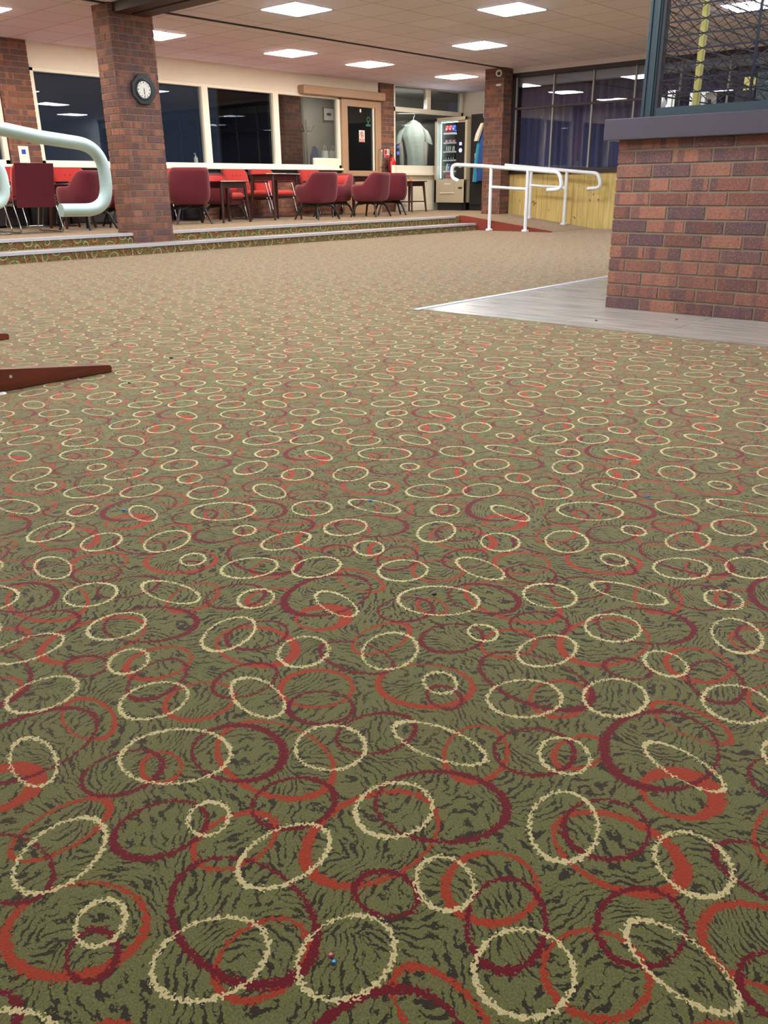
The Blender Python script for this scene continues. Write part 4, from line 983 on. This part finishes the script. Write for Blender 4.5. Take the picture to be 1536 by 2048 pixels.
def packet(name, wy, h, d_, mat, lean=0, pillow=True):
    r = empty(name); mb = MB(); n = 8; vs = []
    for i in range(n+1):
        t = i/n; q = math.sin(PI*t)**.5 if pillow else 1; z = h*t
        wv = wy/2*(1-.08*q); dv = max(.002, d_/2*q)
        vs += [(-dv+lean*z, -wv, z), (-dv*1.2+lean*z, 0, z), (-dv+lean*z, wv, z), (dv+lean*z, wv, z), (dv*1.2+lean*z, 0, z), (dv+lean*z, -wv, z)]
    mb.add(vs, [(i*6+k, i*6+(k+1) % 6, (i+1)*6+(k+1) % 6, (i+1)*6+k) for i in range(n) for k in range(6)], 0, True); mb.add(vs[:6], [tuple(range(5, -1, -1))]); mb.add(vs[-6:], [tuple(range(6))])
    mb.build('wrapper', mat, r)
    MB().box(-d_*.62+lean*h*.5-.001, -d_*.60+lean*h*.5, -wy*.25, wy*.25, h*.4, h*.62).build('label', M['paper'], r); return r
rows = [
 (0, ['crimson', 'crimson', 'royal'], .085, .15, .05, 'crisp_packet', '{} crisp packet on the top shelf of the vending machine', [0, 1.0, 2.0]),
 (1, ['pink', 'pink', 'rose'], .08, .06, .03, 'snack_packet', '{} snack packet on the second shelf of the vending machine', [0, 1.0, 2.05]),
 (2, ['offwhite']*5, .022, .11, .03, 'snack_bar', '{} snack bar on the third shelf of the vending machine', [0, .5, 1.0, 1.7, 2.1]),
 (3, ['choc']*4, .05, .07, .03, 'snack_bar', '{} bar on the fourth shelf of the vending machine', [0, .65, 1.4, 2.0]),
 (4, ['offwhite', 'cyan', 'pink', 'straw'], .04, .15, .03, 'snack_bar', '{} snack bar on the fifth shelf of the vending machine', [0, .6, 1.25, 1.9]),
 (5, ['rose']*3+['offwhite'], .035, .11, .03, 'snack_bar', '{} snack bar on the bottom shelf of the vending machine', [0, .5, 1.0, 1.6]),
]
cn = dict(crimson='red', royal='blue', pink='pink', rose='red and pink', offwhite='off white', choc='dark brown', cyan='light blue', straw='yellow')
for (ri, cols, wy, h, d_, nm, lab, pos) in rows:
    protos = {}
    for c_, ps in zip(cols, pos):
        if c_ not in protos:
            o = packet(nm, wy, h, d_, M['pk_'+c_], .25 if ri in (4, 5) else .05); protos[c_] = o; fresh = True
        else: o = dup(protos[c_], (0, 0, 0))
        same = [q for q, z_ in zip(pos, cols) if z_ == c_]
        where = '' if len(same) < 2 else ['leftmost ', 'second from left ', 'third from left ', 'fourth from left ', 'rightmost '][same.index(ps) if same.index(ps) < len(same)-1 else 4]
        tag(o, where+lab.format(cn[c_]), 'snack', lab.format(cn[c_]).replace('packet', 'packets').replace('bar ', 'bars ')); o.location = (VX+.145, (VY0+VY1)/2+ky[0]-.094*ps, PZ+zs_[ri])
    if ri == 3: pass
# dark cabinet with a coat
k_ = empty('tall_cabinet', (15.48, 10.87, PZ), 0, 'tall black cabinet between the vending machine and the brick pier', 'cabinet')
MB().box(.02, .80, -1.1, .44, .0, 1.88).build('carcass', M['black'], k_)
mb = MB(); mb.rbox(0, .02, -.40, .42, .12, 1.86, .004); mb.rbox(-.012, .0, -.30, .34, .55, 1.78, .004); dr = mb.build('door', M['black'], k_, bevel=.003)
MB().rbox(-.03, .0, .27, .30, 1.03, 1.13, .004).build('handle', M['silver'], dr)
MB().rbox(.0, .02, -1.1, -.41, .12, 1.86, .004).build('door', M['black'], k_)
g = empty('hanging_coat', (15.36, 10.93, .82), 0, 'blue and teal coat hanging on the black cabinet beside the brick pier', 'coat')
def cloth_y(name, zs, d_, mat, fold=7):
    mb = MB(); n = 28; vs = []
    for (z, w, yc) in zs:
        for k in range(n): t = 2*PI*k/n; fx = .010*math.sin(fold*t+z*4); vs.append(((d_+fx)*math.sin(t), yc+(w+fx)*math.cos(t), z))
    N = len(zs); mb.add(vs, [(i*n+k, (i+1)*n+k, (i+1)*n+(k+1) % n, i*n+(k+1) % n) for i in range(N-1) for k in range(n)], 0, True)
    mb.add(vs[:n], [tuple(range(n))]); mb.add(vs[-n:], [tuple(range(n-1, -1, -1))]); return mb.build(name, mat, g)
cloth_y('coat_body', [(.0, .16, .0), (.3, .15, -.02), (.6, .13, -.04), (.85, .09, -.07), (.98, .03, -.09)], .05, M['blue_cloth'])
cloth_y('teal_lining', [(-.02, .05, .13), (.3, .05, .11), (.6, .045, .07), (.82, .02, .04)], .062, M['teal_cloth'])
g2 = g; g = empty('scarf', (15.26, 10.90, 1.58), 0, 'cream scarf hanging over the blue coat', 'scarf')
cloth_y('scarf_cloth', [(.0, .05, .10), (.12, .06, .06), (.24, .05, .0), (.33, .04, -.05)], .03, M['scarf'], 5)
h = empty('coat_hook', (15.45, 10.82, 2.0), 0, 'silver coat hooks above the blue coat', 'hook')
mb = MB()
for y in (-.06, .05): mb.tube(fillet([(.0, y, 0), (-.09, y, -.02), (-.11, y+.03, .08)], .03, 5), .007, 8)
mb.build('hooks', M['silver'], h); MB().rbox(-.006, .004, -.10, .10, -.03, .03, .002).build('back_plate', M['silver'], h)

# ------------------------------------------------------------------ crumbs on the carpet
def crumb(name, x, y, s, mat, lab, cat, long=1, z0=.0008):
    mb = MB(); n = 7; rr = [s*random.uniform(.6, 1.1) for _ in range(n)]
    vs = [(x+rr[k]*math.cos(2*PI*k/n)*long, y+rr[k]*math.sin(2*PI*k/n), z0) for k in range(n)]+[(x+rr[k]*.6*math.cos(2*PI*k/n)*long, y+rr[k]*.6*math.sin(2*PI*k/n), z0+s*.5) for k in range(n)]
    mb.add(vs, [tuple(range(n-1, -1, -1)), tuple(range(n, 2*n))]+[(k, (k+1) % n, n+(k+1) % n, n+k) for k in range(n)])
    tag(mb.build(name, mat), lab, cat)
CRUMBS = [
 ('paper_scrap', 1.341, 3.131, 0.016, M['white'], 'white paper scrap on the carpet below the left ramp board', 'paper scrap', 1, 0.0008),
 ('leaf_scrap', 1.103, 0.863, 0.006, M['black'], 'small black leaf scrap lying on the carpet right of centre', 'crumb', 1, 0.0008),
 ('crumb', 1.393, 1.292, 0.006, M['pk_cyan'], 'light blue crumb on the carpet near the middle of the picture', 'crumb', 1, 0.0008),
 ('crumb', 1.857, 0.790, 0.006, M['pk_cyan'], 'light blue crumb on the carpet below the brick bar at the right', 'crumb', 1, 0.0008),
 ('crumb', 0.965, 1.700, 0.006, M['pk_cyan'], 'light blue crumb on the carpet in front of the left ramp', 'crumb', 1, 0.0008),
 ('crumb', 0.413, 0.443, 0.0035, M['pk_cyan'], 'light blue crumb on the carpet close to the bottom edge of the picture', 'crumb', 1, 0.0008),
 ('crumb', 0.417, 0.451, 0.0035, M['pk_rose'], 'pink crumb touching the blue crumb near the bottom edge of the picture', 'crumb', 1, 0.0008),
 ('lint', 0.501, 0.646, 0.003, M['scarf'], 'cream lint scrap on a dark red carpet ring, left foreground', 'lint', 1, 0.0008),
 ('lint', 1.224, 0.580, 0.004, M['scarf'], 'cream lint scrap on the carpet to the right of the black leaf scrap', 'lint', 1, 0.0008),
 ('crumb', 2.167, 3.230, 0.012, M['black'], 'black crumb on the carpet to the right of the left ramp board', 'crumb', 1, 0.0008),
 ('crumb', 1.754, 2.922, 0.008, M['black'], 'small black crumb on the carpet just below the ramp board tip', 'crumb', 1, 0.0008),
 ('crumb', 4.330, 2.258, 0.012, M['black'], 'black speck on the vinyl floor below the corner of the brick bar', 'crumb', 1, 0.0045),
 ('crumb', 4.638, 1.923, 0.01, M['black'], 'small black speck on the vinyl floor close to the brick bar', 'crumb', 1, 0.0045),
]
for c in CRUMBS: crumb(*c)
